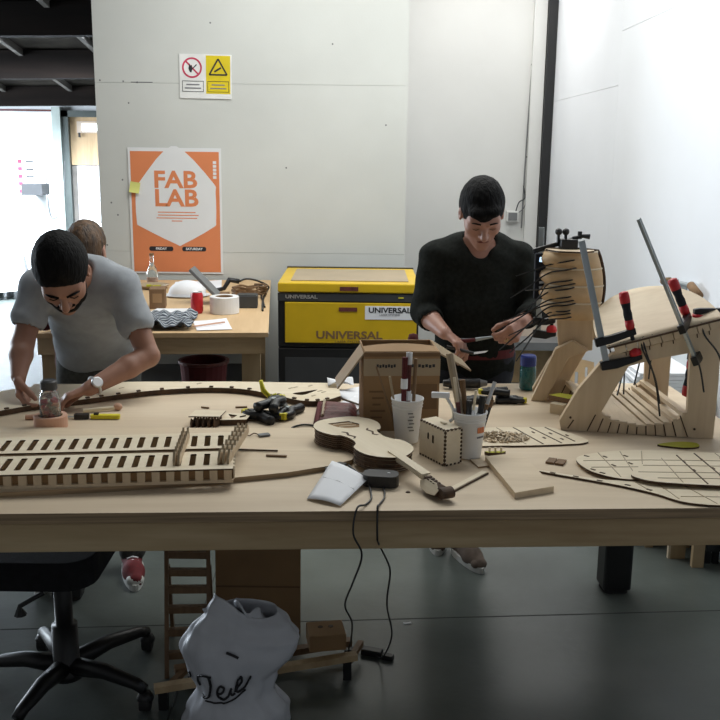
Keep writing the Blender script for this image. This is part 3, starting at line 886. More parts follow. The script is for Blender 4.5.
UPX = Matrix(((0, 0, 1, 0), (1, 0, 0, 0), (0, 1, 0, 0), (0, 0, 0, 1)))      # (y, z) profile with thickness along x
for i, (x, y, rz, L_, lb) in enumerate(((-.508, 2.50, 4, .26, 'toothed wooden rib standing across the slotted frame'),
                                        (-.388, 2.52, -4, .30, 'toothed wooden rib at the end of the slotted frame'))):
    o = thing('toothed_rib', lb, 'rib', M=TL(x, y, T + .0565) @ RZ(rz), group='toothed ribs on the slotted frame')
    for k in range(2 + i):
        ob('plate', B().prism(zig(L_, .022, 7, .016), -.003, .003, M=TL(k * .013, 0, 0) @ UPX), ['plyz', 'tape'], o)
    ob('spacer', B().bb(-.002, .013 * (1 + i) + .002, .05, .06, .004, .014).bb(-.002, .013 * (1 + i) + .002, .18, .19, .004, .014), 'ply', o)

# ---- long plate with a wavy edge at the back of the bench, worked on by the person on the left
fe = [(-1.300, 3.13), (-1.234, 3.162), (-1.142, 3.245), (-1.005, 3.321), (-.913, 3.382), (-.784, 3.463), (-.606, 3.518), (-.453, 3.510), (-.333, 3.440), (-.215, 3.350), (-.13, 3.352), (-.069, 3.423)]
fs_ = [(p.x, p.y) for p in smooth_path([(x, y, 0) for x, y in fe], 4)]
fish = [(p.x, p.y) for p in smooth_path([(-.250, 3.450, 0), (-.212, 3.428, 0), (-.180, 3.470, 0), (-.160, 3.512, 0), (-.2, 3.485, 0)], 3, True)]
outl = fs_ + [(-.085, 3.62), (-.5, 3.625), (-.9, 3.60), (-1.26, 3.50), (-1.36, 3.40)]
wv = thing('wavy_plate', 'long pale plywood plate with dark wavy front edge at the bench back', 'plate', (-.6, 3.5, T + .001))
ob('plate', B().prism(outl, T + .002, T + .021, [fish]), ['pale_ply', 'burnt'], wv, world=True)
for k in range(3, len(fs_) - 2, 2):
    p, q = Vector((*fs_[k], 0)), Vector((*fs_[k + 1], 0)); d = (q - p).normalized(); nrm = Vector((-d.y, d.x, 0))
    ob('tab', B().box(p + nrm * .008 + Vector((0, 0, T + .0235)), (.014, .010, .005), Matrix((d, nrm, Vector((0, 0, 1)))).transposed()), 'burnt', wv, world=True)
for (x, y) in ((-.262, 3.53), (-.245, 3.545), (-.19, 3.57), (-.135, 3.475), (-.15, 3.49), (-.17, 3.42), (-.62, 3.585), (-.9, 3.50)):
    ob('engraved_mark', B().box((x, y, T + .0214), (.022, .008, .0012), 55), 'tape', wv, world=True)

# ---- jar of orange bits standing in a roll of masking tape
o = thing('masking_tape_roll', 'roll of pinkish masking tape lying flat beside the wavy plate', 'tape roll', (-1.022, 3.045, T))
ob('tape', B().lathe([(.040, 0), (.053, 0), (.054, .002), (.054, .040), (.053, .042), (.040, .042), (.040, 0)], n=32), 'masking', o)
ob('core', B().lathe([(.040, .001), (.037, .001), (.037, .041), (.040, .041)], n=24), 'card', o)
o = thing('glass_jar', 'lidded glass jar of orange and red bits standing in the tape roll', 'jar', (-1.022, 3.045, T + .001))
ob('glass', B().lathe([(0, 0), (.030, 0), (.034, .006), (.034, .095), (.028, .118), (.024, .122), (.024, .135), (.022, .135), (.022, .12), (.031, .094), (.031, .008), (0, .004)], n=24), 'glass', o, smooth=True)
ob('lid', B().lathe([(0, .160), (.022, .160), (.027, .155), (.027, .130), (.025, .130), (.025, .13), (0, .13)], n=24), 'darkgrey', o)
for k in range(26):
    a = k * 2.4; r_ = .013 + .009 * ((k * 37 % 10) / 10); z = .012 + .0030 * k
    ob('filling', B().box((r_ * math.cos(a), r_ * math.sin(a), z), (.021, .015, .012), Matrix.Rotation(a, 3, 'Z') @ Matrix.Rotation(.5 * (k % 3), 3, 'X')),
       ('red', 'orange', 'orange', 'brownwood', 'red')[k % 5], o)
ob('wooden_peg', B().cyl((-1.135, 3.128, T + .009), (-1.100, 3.132, T + .009), .009), 'masking', label='short round wooden peg beside the masking tape roll', cat='peg')

o = thing('utility_knife', 'yellow and black snap off utility knife by the tape roll', 'knife', M=TL(-.90, 3.150, T) @ RZ(2))
ob('body', B().prism(rrect(.10, .022, .006, cx=.03), .002, .015, side=0), 'yellow_tip', o)
ob('grip', B().prism(rrect(.05, .024, .006, cx=-.05), .001, .017, side=0), 'black', o)
ob('slider', B().box((.0, 0, .0175), (.016, .012, .006)), 'black', o)
ob('blade', B().prism([(-.075, -.006), (-.10, -.006), (-.112, .006), (-.075, .006)], .006, .008, side=0), 'steel', o)
o = thing('dowel', 'pale wooden dowel with a knob lying behind the utility knife', 'dowel', M=TL(-.905, 3.236, T))
ob('stick', B().cyl((-.06, -.02, .010), (.045, .024, .010), .007, n=10), 'pale_ply', o)
ob('knob', B().ell((.050, .026, .013), (.016, .013, .013)), 'masking', o, smooth=True)

# ---- small toothed offcuts
o = thing('finned_block', 'dark edged block of stacked toothed offcuts beside the slotted frame', 'offcut', M=TL(-.515, 3.07, T))
for k in range(5):
    ob('fin', B().prism([(0, 0), (.055, 0), (.055, .030), (.042, .022), (.030, .030), (.018, .022), (.006, .032), (0, .02)], -.002, .002,
                        M=TL(-.045 + k * .019, -.02, .0) @ RZ(70) @ FRONT), ['burnt', 'burnt'], o)
ob('cover', B().prism([(-.055, .0), (.05, .0), (.06, .075), (-.045, .08)], .032, .036), ['pale_ply', 'burnt'], o)
o = thing('pierced_offcut', 'pale offcut with a dark kite shaped hole between block and clamps', 'offcut', M=TL(-.425, 3.115, T))
ob('plate', B().prism([(-.045, -.03), (.045, -.02), (.055, .055), (-.03, .06)], .016, .020, [[(-.025, .045), (-.005, -.012), (.008, .03)], [(.02, .0), (.04, .02), (.036, .035), (.018, .018)]]), ['pale_ply', 'burnt'], o)
ob('underside', B().prism([(-.04, -.028), (.04, -.018), (.05, .05), (-.028, .055)], 0, .015), ['brownwood', 'burnt'], o)
o = thing('toothed_strip', 'thin wooden strip with saw teeth lying by the black clamps', 'strip', M=TL(-.38, 3.14, T))
zz = [(0, 0)] + [(.008 * k + .004 * (k % 2), .010 + .006 * (k % 2)) for k in range(13)] + [(.10, 0)]
ob('strip', B().prism(zz, .001, .005), ['ply', 'burnt'], o)
ob('tip', B().prism([(.1, 0), (.115, .004), (.1, .010)], .001, .005), ['ply', 'burnt'], o)
for i, (x, y, w, d, rz, lb) in enumerate(((-.552, 3.30, .030, .006, -20, 'tiny curved offcut behind the finned block'), (-.424, 3.312, .042, .006, 12, 'tiny thin offcut behind the pierced offcut'),
                                          (-.245, 2.712, .062, .008, -6, 'short thin stick lying on the curved sheet by the paper'))):
    ob('offcut', B().box((0, 0, .003), (w, d, .005)), 'brownwood', M=TL(x, y, T + (.016 if i == 2 else .0005)) @ RZ(rz), label=lb, cat='offcut', group='tiny offcuts on the bench')
ob('skewer', B().cyl((-.369, 2.766, T + .0195), (-.245, 2.758, T + .0195), .003, n=6), 'burnt', label='thin dark skewer lying beside the end of the slotted frame', cat='skewer')
o = thing('wire_tag', 'small metal tag on a twisted wire beside the slotted frame', 'tag', M=TL(-.315, 2.90, T + .0158))
ob('tag', B().box((.012, .02, .004), (.035, .022, .006), 25), 'grey', o)
ob('wire', B().tube(smooth_path([(0, .015, .004), (-.02, .03, .006), (-.035, .01, .004), (-.055, .03, .004), (-.07, .015, .004)]), .0018, 6), 'burnt', o)
ob('metal_bar', B().box((-.235, 3.285, T + .008), (.075, .022, .013), 3), 'steel', label='short steel bar between the black clamps and the red pouch', cat='bar', bevel=.002)


# ---- spring clamps, black with yellow jaws
def spring_clamp(label, M, group, size=1.22):
    o = thing('spring_clamp', label, 'clamp', M=M @ Matrix.Scale(size, 4), group=group)
    for s_ in (-1, 1):
        ob('arm', B().tube(smooth_path([(-.055, s_ * .026, .012), (-.02, s_ * .014, .013), (.0, s_ * .007, .014), (.03, s_ * .016, .014), (.05, s_ * .004, .014)], 3), [.014] * 4 + [.015] * 5 + [.011] * 4, 8), 'black', o, smooth=True)
        ob('jaw_pad', B().box((.054, s_ * .006, .014), (.018, .011, .020), -20 * s_), 'yellow_tip', o, bevel=.003)
    ob('spring', B().cyl((0, 0, 0.002), (0, 0, .028), .009), 'steel', o)
    return o


G1 = 'heap of clamps beside the red pouch'
for i, (x, y, z, rz, tx, lb) in enumerate(((-.338, 3.160, 0, 150, 0, 'black spring clamp with yellow jaws lying under the clamp heap'), (-.250, 3.215, .0, -100, 0, 'black spring clamp pointing its yellow jaws out of the clamp heap'),
                                           (-.298, 3.195, .036, 70, 0, 'black spring clamp tilted up on top of the clamp heap'))):
    spring_clamp(lb, TL(x, y, T + z) @ RZ(rz) @ Matrix.Rotation(R(-tx), 4, 'Y'), G1)
o = thing('pronged_clip', 'yellow green two pronged clip on top of the black clamps', 'clip', M=TL(-.328, 3.262, T + .03))
ob('prong', B().tube([(.02, -.01, .02), (-.012, 0, .05), (-.02, .0, .085)], [.008, .010, .007], 8), 'yellow_tip', o, smooth=True)
ob('prong', B().tube([(.03, -.01, .015), (.02, 0, .03), (.035, .0, .035)], [.008, .008, .006], 8), 'olive', o, smooth=True)
G2 = 'clamps behind the brush cups'
for i, (x, y, z, rz, lb) in enumerate(((.437, 3.42, 0, 170, 'black clamp with yellow jaws nearer the brush cups'), (.560, 3.43, 0, -10, 'black clamp with yellow jaws beside the blue jar'), (.500, 3.435, .029, 186, 'black clamp lying across two others behind the cups'))):
    spring_clamp(lb, TL(x, y, T + z) @ RZ(rz), G2, .95)

# ---- pouch, papers, wire
o = thing('leather_pouch', 'dark red leather pouch lying beside the violin', 'pouch', M=TL(-.085, 3.20, T) @ RZ(-12))
pq = [(-.085, .125), (.055, .115), (.095, -.09), (-.035, -.125)]


def pf(u, v):
    a = Vector((*pq[3], 0)).lerp(Vector((*pq[2], 0)), u); b_ = Vector((*pq[0], 0)).lerp(Vector((*pq[1], 0)), u)
    p = a.lerp(b_, v); e = min(u, 1 - u, v, 1 - v)
    p.z = .006 + .030 * min(1, e * 5) ** .6 + .004 * math.sin(v * 30)
    return p


ob('body', B().grid(pf, 18, 22).prism(pq, 0, .006, side=0), 'maroon', o, smooth=True)
ob('flap_edge', B().tube([(*pq[0], .012), (*pq[3], .012), (*pq[2], .012)], .010, 8), 'wine', o, smooth=True)
ob('lining', B().tube([(-.062, .10, .034), (-.022, -.09, .032)], .005, 6), 'tape', o)
for i, (x, y, w, d, rz, z, lb) in enumerate(((.00, 3.50, .16, .20, 24, .0, 'white paper lying between the wavy plate and the cardboard box'), (-.01, 3.34, .13, .20, -30, .002, 'white paper with a dark edge under the pouch and box'),
                                             (-.075, 3.585, .10, .07, 5, .0225, 'crumpled white tissue on the end of the wavy plate'))):
    ob('paper_sheet', B().grid(lambda u, v: ((u - .5) * w, (v - .5) * d, .003 + (.02 if i == 2 else .008) * abs(math.sin(3 * u + 2 * v))), 8, 8), 'paper', M=TL(x, y, T + z) @ RZ(rz),
       solid=.0012, smooth=True, label=lb, cat='paper', group='papers behind the pouch')
for i, (a, b_, lb) in enumerate((((-.03, 3.20, T + .014), (.045, 3.36, T + .014), 'thin dark stick lying on the papers beside the pouch'), ((-.065, 3.40, T + .016), (.02, 3.29, T + .016), 'thin dark stick crossing the papers towards the box'))):
    ob('thin_stick', B().beam(a, b_, .006, .005), 'burnt', label=lb, cat='stick', group='sticks on the papers')
ob('wire_loop', B().tube(smooth_path([(-.13, 2.965, T + .004), (-.175, 2.985, T + .006), (-.215, 3.02, T + .006), (-.222, 3.055, T + .005), (-.19, 3.09, T + .005), (-.15, 3.085, T + .004), (-.12, 3.06, T + .004)]), .0035, 6), 'black',
   label='loop of black wire sticking out beside the violin', cat='wire')

# ---- cardboard box with open flaps
cbx = thing('cardboard_box', 'open brown cardboard box with taped front standing behind the cups', 'box', M=TL(.138, 3.05, T) @ RZ(4))
hw, dp_, ht = .125, .22, .265
ob('front', B().bb(-hw, hw, 0, .004, 0, ht), 'card', cbx)
ob('back', B().bb(-hw, hw, dp_ - .004, dp_, 0, ht), 'card', cbx)
for x in (-hw, hw - .004):
    ob('side', B().bb(x, x + .004, .004, dp_ - .004, 0, ht), 'card', cbx)
ob('bottom', B().bb(-hw, hw, .004, dp_ - .004, 0, .004), 'card', cbx)
ob('tape_band', B().bb(-hw - .001, hw + .001, -.0012, -.0002, .188, .245), 'tape', cbx)
for x0, x1 in ((-.085, -.02), (.028, .11)):
    nn = 7
    for k in range(nn):
        ob('print_mark', B().box((x0 + (x1 - x0) * (k + .5) / nn, -.0016, .222 - .002 * (k % 2)), ((x1 - x0) / nn * .75, .0008, .010)), 'ink', cbx)
for k in range(5):
    ob('print_mark', B().box((-.082 + .004 * (k % 2), -.0008, .135 - k * .022), (.05 - .012 * (k % 3), .0008, .006)), 'carddark', cbx)
ob('side_patch', B().bb(.03, .118, -.0016, -.0004, .075, .16), 'carddark', cbx)
ob('front_flap', B().grid(lambda u, v: ((u - .5) * .246, .004 + .085 * v, ht + .002 + .010 * v - .010 * (2 * u - 1) ** 2 * v), 10, 4), 'card', cbx, solid=.004)
ob('flap_shade_strip', B().bb(-hw, hw, -.002, .004, ht - .012, ht + .001), 'carddark', cbx)  # darker strip paints in the shade under the front flap
ob('back_flap', B().box((0, dp_ + .012, ht - .045), (.246, .004, .09), Matrix.Rotation(R(12), 3, 'X')), 'card', cbx)
ob('left_flap', B().add([(-hw, .01, ht - .005), (-hw, .17, ht - .005), (-hw - .085, .17, ht - .125), (-hw - .085, .02, ht - .125)], [(0, 1, 2, 3)]), 'tape', cbx, solid=.005)
ob('right_flap', B().add([(hw, .06, ht - .012), (hw, .20, ht + .0), (hw + .10, .17, ht - .06), (hw + .115, .06, ht - .075)], [(0, 1, 2, 3)]), 'tape', cbx, solid=.005)
o = thing('screwdriver', 'yellow and dark red screwdriver handle showing above the cardboard box', 'screwdriver', M=TL(.195, 3.45, T))
ob('stand', B().lathe([(0, 0), (.03, 0), (.022, .17), (.012, .21), (0, .21)], n=14), 'yellow', o, smooth=True)
ob('collar', B().lathe([(0, .20), (.02, .20), (.022, .225), (.016, .25), (0, .255)], n=14), 'wine', o, smooth=True)


# ---- cups of brushes and tools
def cup(label, M, brand):
    o = thing('plastic_cup', label, 'cup', M=M, group='white cups on the bench')
    ob('wall', B().lathe([(0, .002), (.036, .002), (.037, .006), (.050, .138), (.0525, .140), (.0525, .145), (.049, .145), (.0355, .008), (0, .006)], n=32), 'plastic_white', o, smooth=True)
    for z in (.118, .128):
        r_ = .0372 + (.050 - .0372) * z / .138
        ob('ring', B().lathe([(r_, z - .0015), (r_ + .0012, z), (r_, z + .0015)], n=32), 'plastic_white', o)
    if brand:
        for k in range(3):
            a = R(-62 + k * 11)
            ob('print_mark', B().box((.0478 * math.cos(a), .0478 * math.sin(a), .095), (.002, .008, .017), Matrix.Rotation(a, 3, 'Z')), 'orange', o)
        for k in range(4):
            a = R(-62 + k * 9)
            ob('print_mark', B().box((.0452 * math.cos(a), .0452 * math.sin(a), .072), (.002, .005, .005), Matrix.Rotation(a, 3, 'Z')), 'inkgrey', o)
    else:
        for k in range(6):
            a = R(-80 + (k % 2) * 5)
            ob('print_mark', B().box((.0475 * math.cos(a), .0475 * math.sin(a), .105 - .011 * k), (.0022, .016, .003), Matrix.Rotation(a, 3, 'Z')), 'grey', o)
    return o


cup('white plastic cup with grey print holding bound brushes before the box', TL(.152, 2.932, T), False)
cup('white plastic cup with orange print holding tools behind the little box', TL(.335, 2.785, T), True)


def brush(label, base, tip, r0, r1, mats, group, bands=()):
    """a handle from base to tip with a ferrule or bands"""
    a, b_ = Vector(base), Vector(tip)
    o = thing('brush', label, 'brush', M=TL(*a), group=group); d = b_ - a
    ob('handle', B().tube([(0, 0, 0), d * .5, d], [r0, (r0 + r1) / 2, r1], 8), mats[0], o)
    for t0, t1, m_ in bands:
        ob('band', B().tube([d * t0, d * t1], r1 * 1.18, 8), m_, o)
    return o


GB = 'brushes in the plain cup'
for (bx_, by_, tx, ty, tz, r0, r1, m_, bands, lb) in (
        (.138, 2.935, .142, 2.95, 1.105, .007, .0095, 'wine', ((.30, .42, 'paper'), (.62, .74, 'paper')), 'thick dark red brush with two white bands in the plain cup'),
        (.152, 2.955, .156, 2.965, 1.118, .007, .0085, 'maroon', ((.44, .55, 'paper'), (.86, 1.0, 'paper')), 'dark red brush with white tip in the plain cup'),
        (.168, 2.94, .176, 2.955, 1.10, .005, .006, 'brownwood', ((.2, .26, 'steel'),), 'thin brown brush standing upright in the plain cup'),
        (.128, 2.94, .052, 2.97, 1.07, .0035, .003, 'brownwood', (), 'very thin stick leaning out of the plain cup'),
        (.130, 2.95, .095, 2.96, 1.04, .004, .004, 'tape', (), 'thin tan stick leaning in the plain cup')):
    brush(lb, (bx_, by_ - .014, T + .012), (tx, ty - .014, tz), r0, r1, [m_], GB, bands)
GT = 'tools in the printed cup'
for (bx_, by_, tx, ty, tz, r0, r1, m_, bands, lb) in (
        (.315, 2.76, .262, 2.83, 1.135, .010, .012, 'tape', ((.0, .35, 'alu'),), 'wide flat wooden paddle rising from the printed cup'),
        (.305, 2.75, .275, 2.79, 1.07, .005, .005, 'pale_ply', ((.5, .62, 'paper'),), 'pale stick with a white wrap in the printed cup'),
        (.325, 2.75, .40, 2.80, 1.055, .006, .006, 'alu', (), 'bright metal rod leaning right in the printed cup'),
        (.335, 2.74, .36, 2.76, 1.02, .008, .010, 'black', ((.6, .7, 'steel'),), 'black handled tool standing in the printed cup'),
        (.31, 2.735, .318, 2.745, 1.01, .008, .009, 'black', (), 'short black tool in the middle of the printed cup'),
        (.30, 2.74, .285, 2.76, 1.0, .006, .007, 'maroon', (), 'dark brown brush in the printed cup'),
        (.33, 2.755, .375, 2.775, .99, .006, .008, 'brownwood', (), 'brown wooden handle leaning in the printed cup'),
        (.312, 2.725, .335, 2.73, 1.045, .004, .004, 'pale_ply', ((.55, .7, 'alu'),), 'thin pale stick with metal band in the printed cup'),
        (.34, 2.765, .392, 2.80, 1.0, .007, .008, 'black', ((.85, 1.0, 'brownwood'),), 'black tool with brown end leaning right in the printed cup'),
        (.322, 2.77, .30, 2.80, 1.06, .005, .009, 'carddark', (), 'dark brown spatula at the back of the printed cup')):
    brush(lb, (bx_ + .017, by_ + .04, T + .012), (tx + .012, ty + .03, tz), r0, r1, [m_], GT, bands)
o = thing('white_clip', 'white plastic clip hanging on the paddle in the printed cup', 'clip', M=TL(.262, 2.80, 1.0))
ob('bar', B().box((-.018, -.012, .022), (.055, .012, .018), -6), 'paper', o, bevel=.003)
ob('hook', B().tube(smooth_path([(0, -.012, .015), (.02, -.016, -.02), (.022, -.012, -.05), (.012, -.01, -.06)]), .005, 6), 'alu', o)

# ---- small finger-jointed box
wb = thing('finger_joint_box', 'small plywood box with burnt finger joints and two slots', 'box', M=TL(.253, 2.688, T + .001))
A0, A1, A2 = Vector((0, 0, 0)), Vector((-.066, .118, 0)), Vector((.050, .034, 0))
hb = .108
ex = A1.normalized(); ey = A2.normalized()


def quad_panel(name, o0, u, v, L_, H_, holes=()):
    nrm = u.cross(v).normalized()
    M = Matrix(((u.x, v.x, nrm.x, o0.x), (u.y, v.y, nrm.y, o0.y), (u.z, v.z, nrm.z, o0.z), (0, 0, 0, 1)))
    return ob(name, B().prism([(0, 0), (L_, 0), (L_, H_), (0, H_)], -.0018, .0018, holes, M=M), ['pale_ply', 'burnt'], wb)


zz_ = Vector((0, 0, 1))
quad_panel('long_side', A0, ex, zz_, A1.length, hb, [rrect(.009, .020, .003, 2, .088, .070), rrect(.010, .024, .003, 2, .062, .066)])
quad_panel('short_side', A0, ey, zz_, A2.length, hb)
quad_panel('short_side', A1, ey, zz_, A2.length, hb)
quad_panel('long_side', A2, ex, zz_, A1.length, hb)
quad_panel('bottom', A0, ex, ey, A1.length, A2.length)
quad_panel('lid', Vector((0, 0, hb)), ex, ey, A1.length, A2.length)
for o0, n_ in ((A0, 9), (A2, 9)):
    for k in range(n_):
        ob('finger', B().box(o0 + zz_ * (hb * (k + .5) / n_) + (ey * -.0 if o0 is A0 else ey * 0), (.0075, .0075, hb / n_ * .55)), 'burnt', wb)
for (o0, e, L_) in ((Vector((0, 0, hb)), ex, A1.length), (Vector((0, 0, hb)), ey, A2.length), (Vector((0, 0, .002)), ey, A2.length), (Vector((0, 0, .002)), ex, A1.length)):
    n_ = int(L_ / .014)
    for k in range(n_):
        ob('finger', B().box(o0 + e * (L_ * (k + .5) / n_), (.0075, .0055, .0055), math.degrees(math.atan2(e.y, e.x))), 'burnt', wb)
ob('hinge_pin', B().box(Vector((-.016, .06, hb + .004)) + ey * .02, (.022, .010, .007), 118), 'pale_ply', wb)

# ---- laser cut violin
ax0, ax1 = Vector((-.082, 2.965, 0)), Vector((.119, 2.605, 0))
dv = (ax1 - ax0).normalized(); VL = (ax1 - ax0).length
vm = Matrix(((dv.x, -dv.y, 0, ax0.x), (dv.y, dv.x, 0, ax0.y), (0, 0, 1, T + .0205), (0, 0, 0, 1))) @ Matrix.Rotation(R(1.35), 4, 'Y') @ Matrix.Diagonal((1, 1, .76, 1))
vi = thing('violin', 'unfinished laser cut plywood violin with dark layered sides', 'violin', M=vm)
half = [(0, .0), (.004, .05), (.02, .092), (.06, .126), (.11, .135), (.155, .120), (.185, .098), (.188, .082), (.215, .070), (.255, .066), (.285, .074), (.305, .090), (.312, .100), (.345, .108), (.39, .104), (.43, .080), (.455, .045), (.466, .02), (.468, 0)]
hs = [(p.x * VL / .468, p.y * .78) for p in smooth_path([(x, y, 0) for x, y in half], 2)]


def vio(sc_):
    up = [(.234 + (x - .234) * sc_, y * sc_) for x, y in hs]
    return up + [(x, -y) for x, y in reversed(up[1:-1])]


for k in range(6):
    ob('rib_layer', B().prism(vio(.975 if k % 2 else .985), .004 + k * .0085, .004 + k * .0085 + .0078, side=1), ['ply', 'burnt'], vi)
ob('back_plate', B().prism(vio(1.0), 0, .004), ['ply', 'burnt'], vi)


def fhole(s_):
    c_ = [(.16, .048), (.175, .038), (.20, .046), (.225, .034), (.24, .044)]
    l_ = [(x, y + .004) for x, y in c_]; r_ = [(x, y - .004) for x, y in reversed(c_)]
    return [(x * .88, y * s_ * .92) for x, y in l_ + r_]


ob('top_plate', B().prism(vio(1.01), .056, .060, [[(.045, -.046), (.088, -.036), (.118, -.010), (.122, .026), (.088, .044), (.048, .026)]]), ['pale_ply', 'burnt'], vi)
ob('inner_plate', B().prism([(.040, -.050), (.127, -.050), (.127, .048), (.040, .048)], .050, .0562), ['card', 'burnt'], vi)
for k in range(3):
    ob('inner_strut', B().beam((.056 + k * .026, -.032 + .008 * k, .0572), (.066 + k * .026, .030, .0572), .005, .002), 'ply', vi)
for s_ in (-1, 1):
    ob('f_hole', B().prism(fhole(s_), .0602, .0612, side=0), 'burnt', vi)
ob('neck', B().tube([(VL - .03, 0, .048), (VL + .06, .0, .044), (VL + .135, .0, .034)], [.015, .013, .012], 10), 'pale_ply', vi, smooth=True)
ob('fingerboard', B().beam((VL - .05, 0, .064), (VL + .135, .0, .050), .028, .006), 'pale_ply', vi)
pg = ob('pegbox', B().prism([(0, -.002), (.028, .018), (.075, .020), (.100, .004), (.096, -.018), (.06, -.026), (.02, -.020)], -.017, .017,
                            M=TL(VL + .125, .002, .020) @ Matrix.Rotation(R(-4), 4, 'Z') @ Matrix.Rotation(R(60), 4, 'X')), ['pale_ply', 'burnt'], vi, bevel=.002)
for k in range(4):
    ob('peg_slot', B().box((VL + .143 + k * .015, .002 - k * .001, .038 - .001 * k), (.009, .020, .014), -4), 'burnt', pg)
ob('scroll', B().cyl((VL + .228, -.016, .022), (VL + .230, .020, .022), .020, n=18), 'burnt', vi)

# ---- black charger, paper, leads
o = thing('charger', 'black rounded power charger lying before the violin', 'charger', M=TL(.062, 2.525, T) @ RZ(-8))
ob('body', B().prism(rrect(.10, .062, .024, 5), .001, .034, side=0), 'black', o, bevel=.008)
ob('led', B().ell((.022, .0, .035), (.005, .003, .002)), 'plastic_white', o)
ob('tail', B().tube([(-.048, .015, .016), (-.085, .035, .014), (-.11, .04, .012)], [.010, .009, .007], 8), 'black', o)
ob('battery_pack', B().prism(rrect(.075, .030, .008), .001, .020, side=0), 'black', M=TL(-.066, 2.625, T) @ RZ(55), label='small black battery pack tucked under the folded paper', cat='battery')
pp = [(-.136, 2.398), (-.047, 2.346), (.026, 2.513), (-.078, 2.650)]


def ppf(u, v):
    a = Vector((*pp[0], 0)).lerp(Vector((*pp[1], 0)), u); b_ = Vector((*pp[3], 0)).lerp(Vector((*pp[2], 0)), u)
    p = a.lerp(b_, v); p.z = T + .004 + .022 * v * (1 - .3 * u) + .006 * math.sin(3 * u)
    return p


o = thing('folded_paper', 'white folded paper propped at the front edge of the bench', 'paper', (0, 0, 0))
ob('sheet', B().grid(ppf, 8, 8), 'paper', o, smooth=True, solid=.0015)
ob('fold_line', B().tube([ppf(.05, .55) + Vector((0, 0, .001)), ppf(.5, .56) + Vector((0, 0, .001)), ppf(.95, .55) + Vector((0, 0, .001))], .0008, 4), 'inkgrey', o)
for i, (pts, lb) in enumerate((([(-.03, 2.60, T + .03), (.02, 2.53, T + .012), (.035, 2.42, T + .004), (.02, 2.36, T + .004), (-.003, 2.322, T + .008), (-.012, 2.300, .778), (.011, 2.315, .712), (-.012, 2.43, .58), (-.035, 2.55, .452), (-.015, 2.65, .346), (-.018, 2.85, .177), (-.025, 3.06, .02), (.02, 3.09, .012)],
                                'black lead hanging in a wave from the paper over the bench front'),
                               ([(.03, 2.56, T + .012), (.065, 2.50, T + .005), (.07, 2.42, T + .004), (.055, 2.36, T + .004), (.05, 2.325, T + .008), (.050, 2.306, .77), (.055, 2.335, .735), (.085, 2.47, .62), (.094, 2.55, .547), (.090, 2.65, .403), (.115, 2.85, .196), (.09, 3.0, .03), (.06, 3.06, .012)],
                                'black lead hanging from the charger over the bench front'))):
    ob('hanging_lead', B().tube(smooth_path(pts), .0028, 6), 'black', label=lb, cat='lead', group='leads over the bench front')
o = ob('glue_spot', B().lathe([(0, .0003), (.007, .0003), (.005, .003), (0, .003)], n=10), 'burnt', M=TL(.135, 2.465, T), label='small dark chip on the bench before the charger', cat='chip')

# ---- boards, sticks and thin cut plates on the right half
ob('short_board', B().prism([(.379, 2.735), (.491, 2.777), (.535, 2.48), (.420, 2.425)], T + .0005, T + .018), ['ply', 'plyy'], label='short plywood board lying near the bench front beside the cups', cat='board')
ob('thin_board', B().prism([(.335, 2.745), (.372, 2.752), (.392, 2.69), (.352, 2.675)], T + .0005, T + .005), ['plyy', 'edge'], label='thin grey offcut tucked against the short board', cat='offcut')
o = thing('slat_offcut', 'thin wooden slat running from the violin scroll to the short board', 'slat', M=TL(.315, 2.555, T))
ob('strip', B().beam((-.06, -.075, .004), (.05, .075, .004), .018, .006), 'pale_ply', o)
ob('burnt_edge', B().beam((-.0505, -.082, .003), (.0595, .068, .003), .0015, .005), 'burnt', o)
o = thing('toy_boat', 'tiny boat shaped plywood piece with three pegs beyond the short board', 'boat piece', M=TL(.418, 2.80, T) @ RZ(4))
ob('hull', B().prism([(-.032, .006), (-.02, -.008), (.02, -.008), (.034, .006), (0, .010)], .001, .011), ['olive', 'burnt'], o)
for x in (-.018, .0, .018):
    ob('peg', B().box((x, 0, .018), (.006, .005, .016)), 'pale_ply', o)
o = thing('paired_tiles', 'pair of little brown plywood tiles on the bare bench', 'tile', M=TL(.592, 2.735, T) @ RZ(-25))
for x in (-.014, .014):
    ob('tile', B().box((x, 0, .004), (.025, .045, .006)), 'brownwood', o)


def plate(name, label, outline, z0, th, lines, squares=()):
    o = thing(name, label, 'plate', (outline[0][0], outline[0][1], T + z0), group='thin engraved plates on the bench')
    sm = [(p.x, p.y) for p in smooth_path([(x, y, 0) for x, y in outline], 3, True)]
    ob('plate', B().prism(sm, T + z0, T + z0 + th), ['pale_ply', 'burnt'], o, world=True)
    zt = T + z0 + th + .0006
    for (a, b_, w) in lines:
        ob('engraved_line', B().beam((*a, zt), (*b_, zt), w, .0014), 'tape' if w < .003 else 'burnt', o, world=True)
    for (x, y, rz) in squares:
        ob('peg_hole', B().box((x, y, zt), (.016, .006, .0016), rz), 'burnt', o, world=True)
    return o


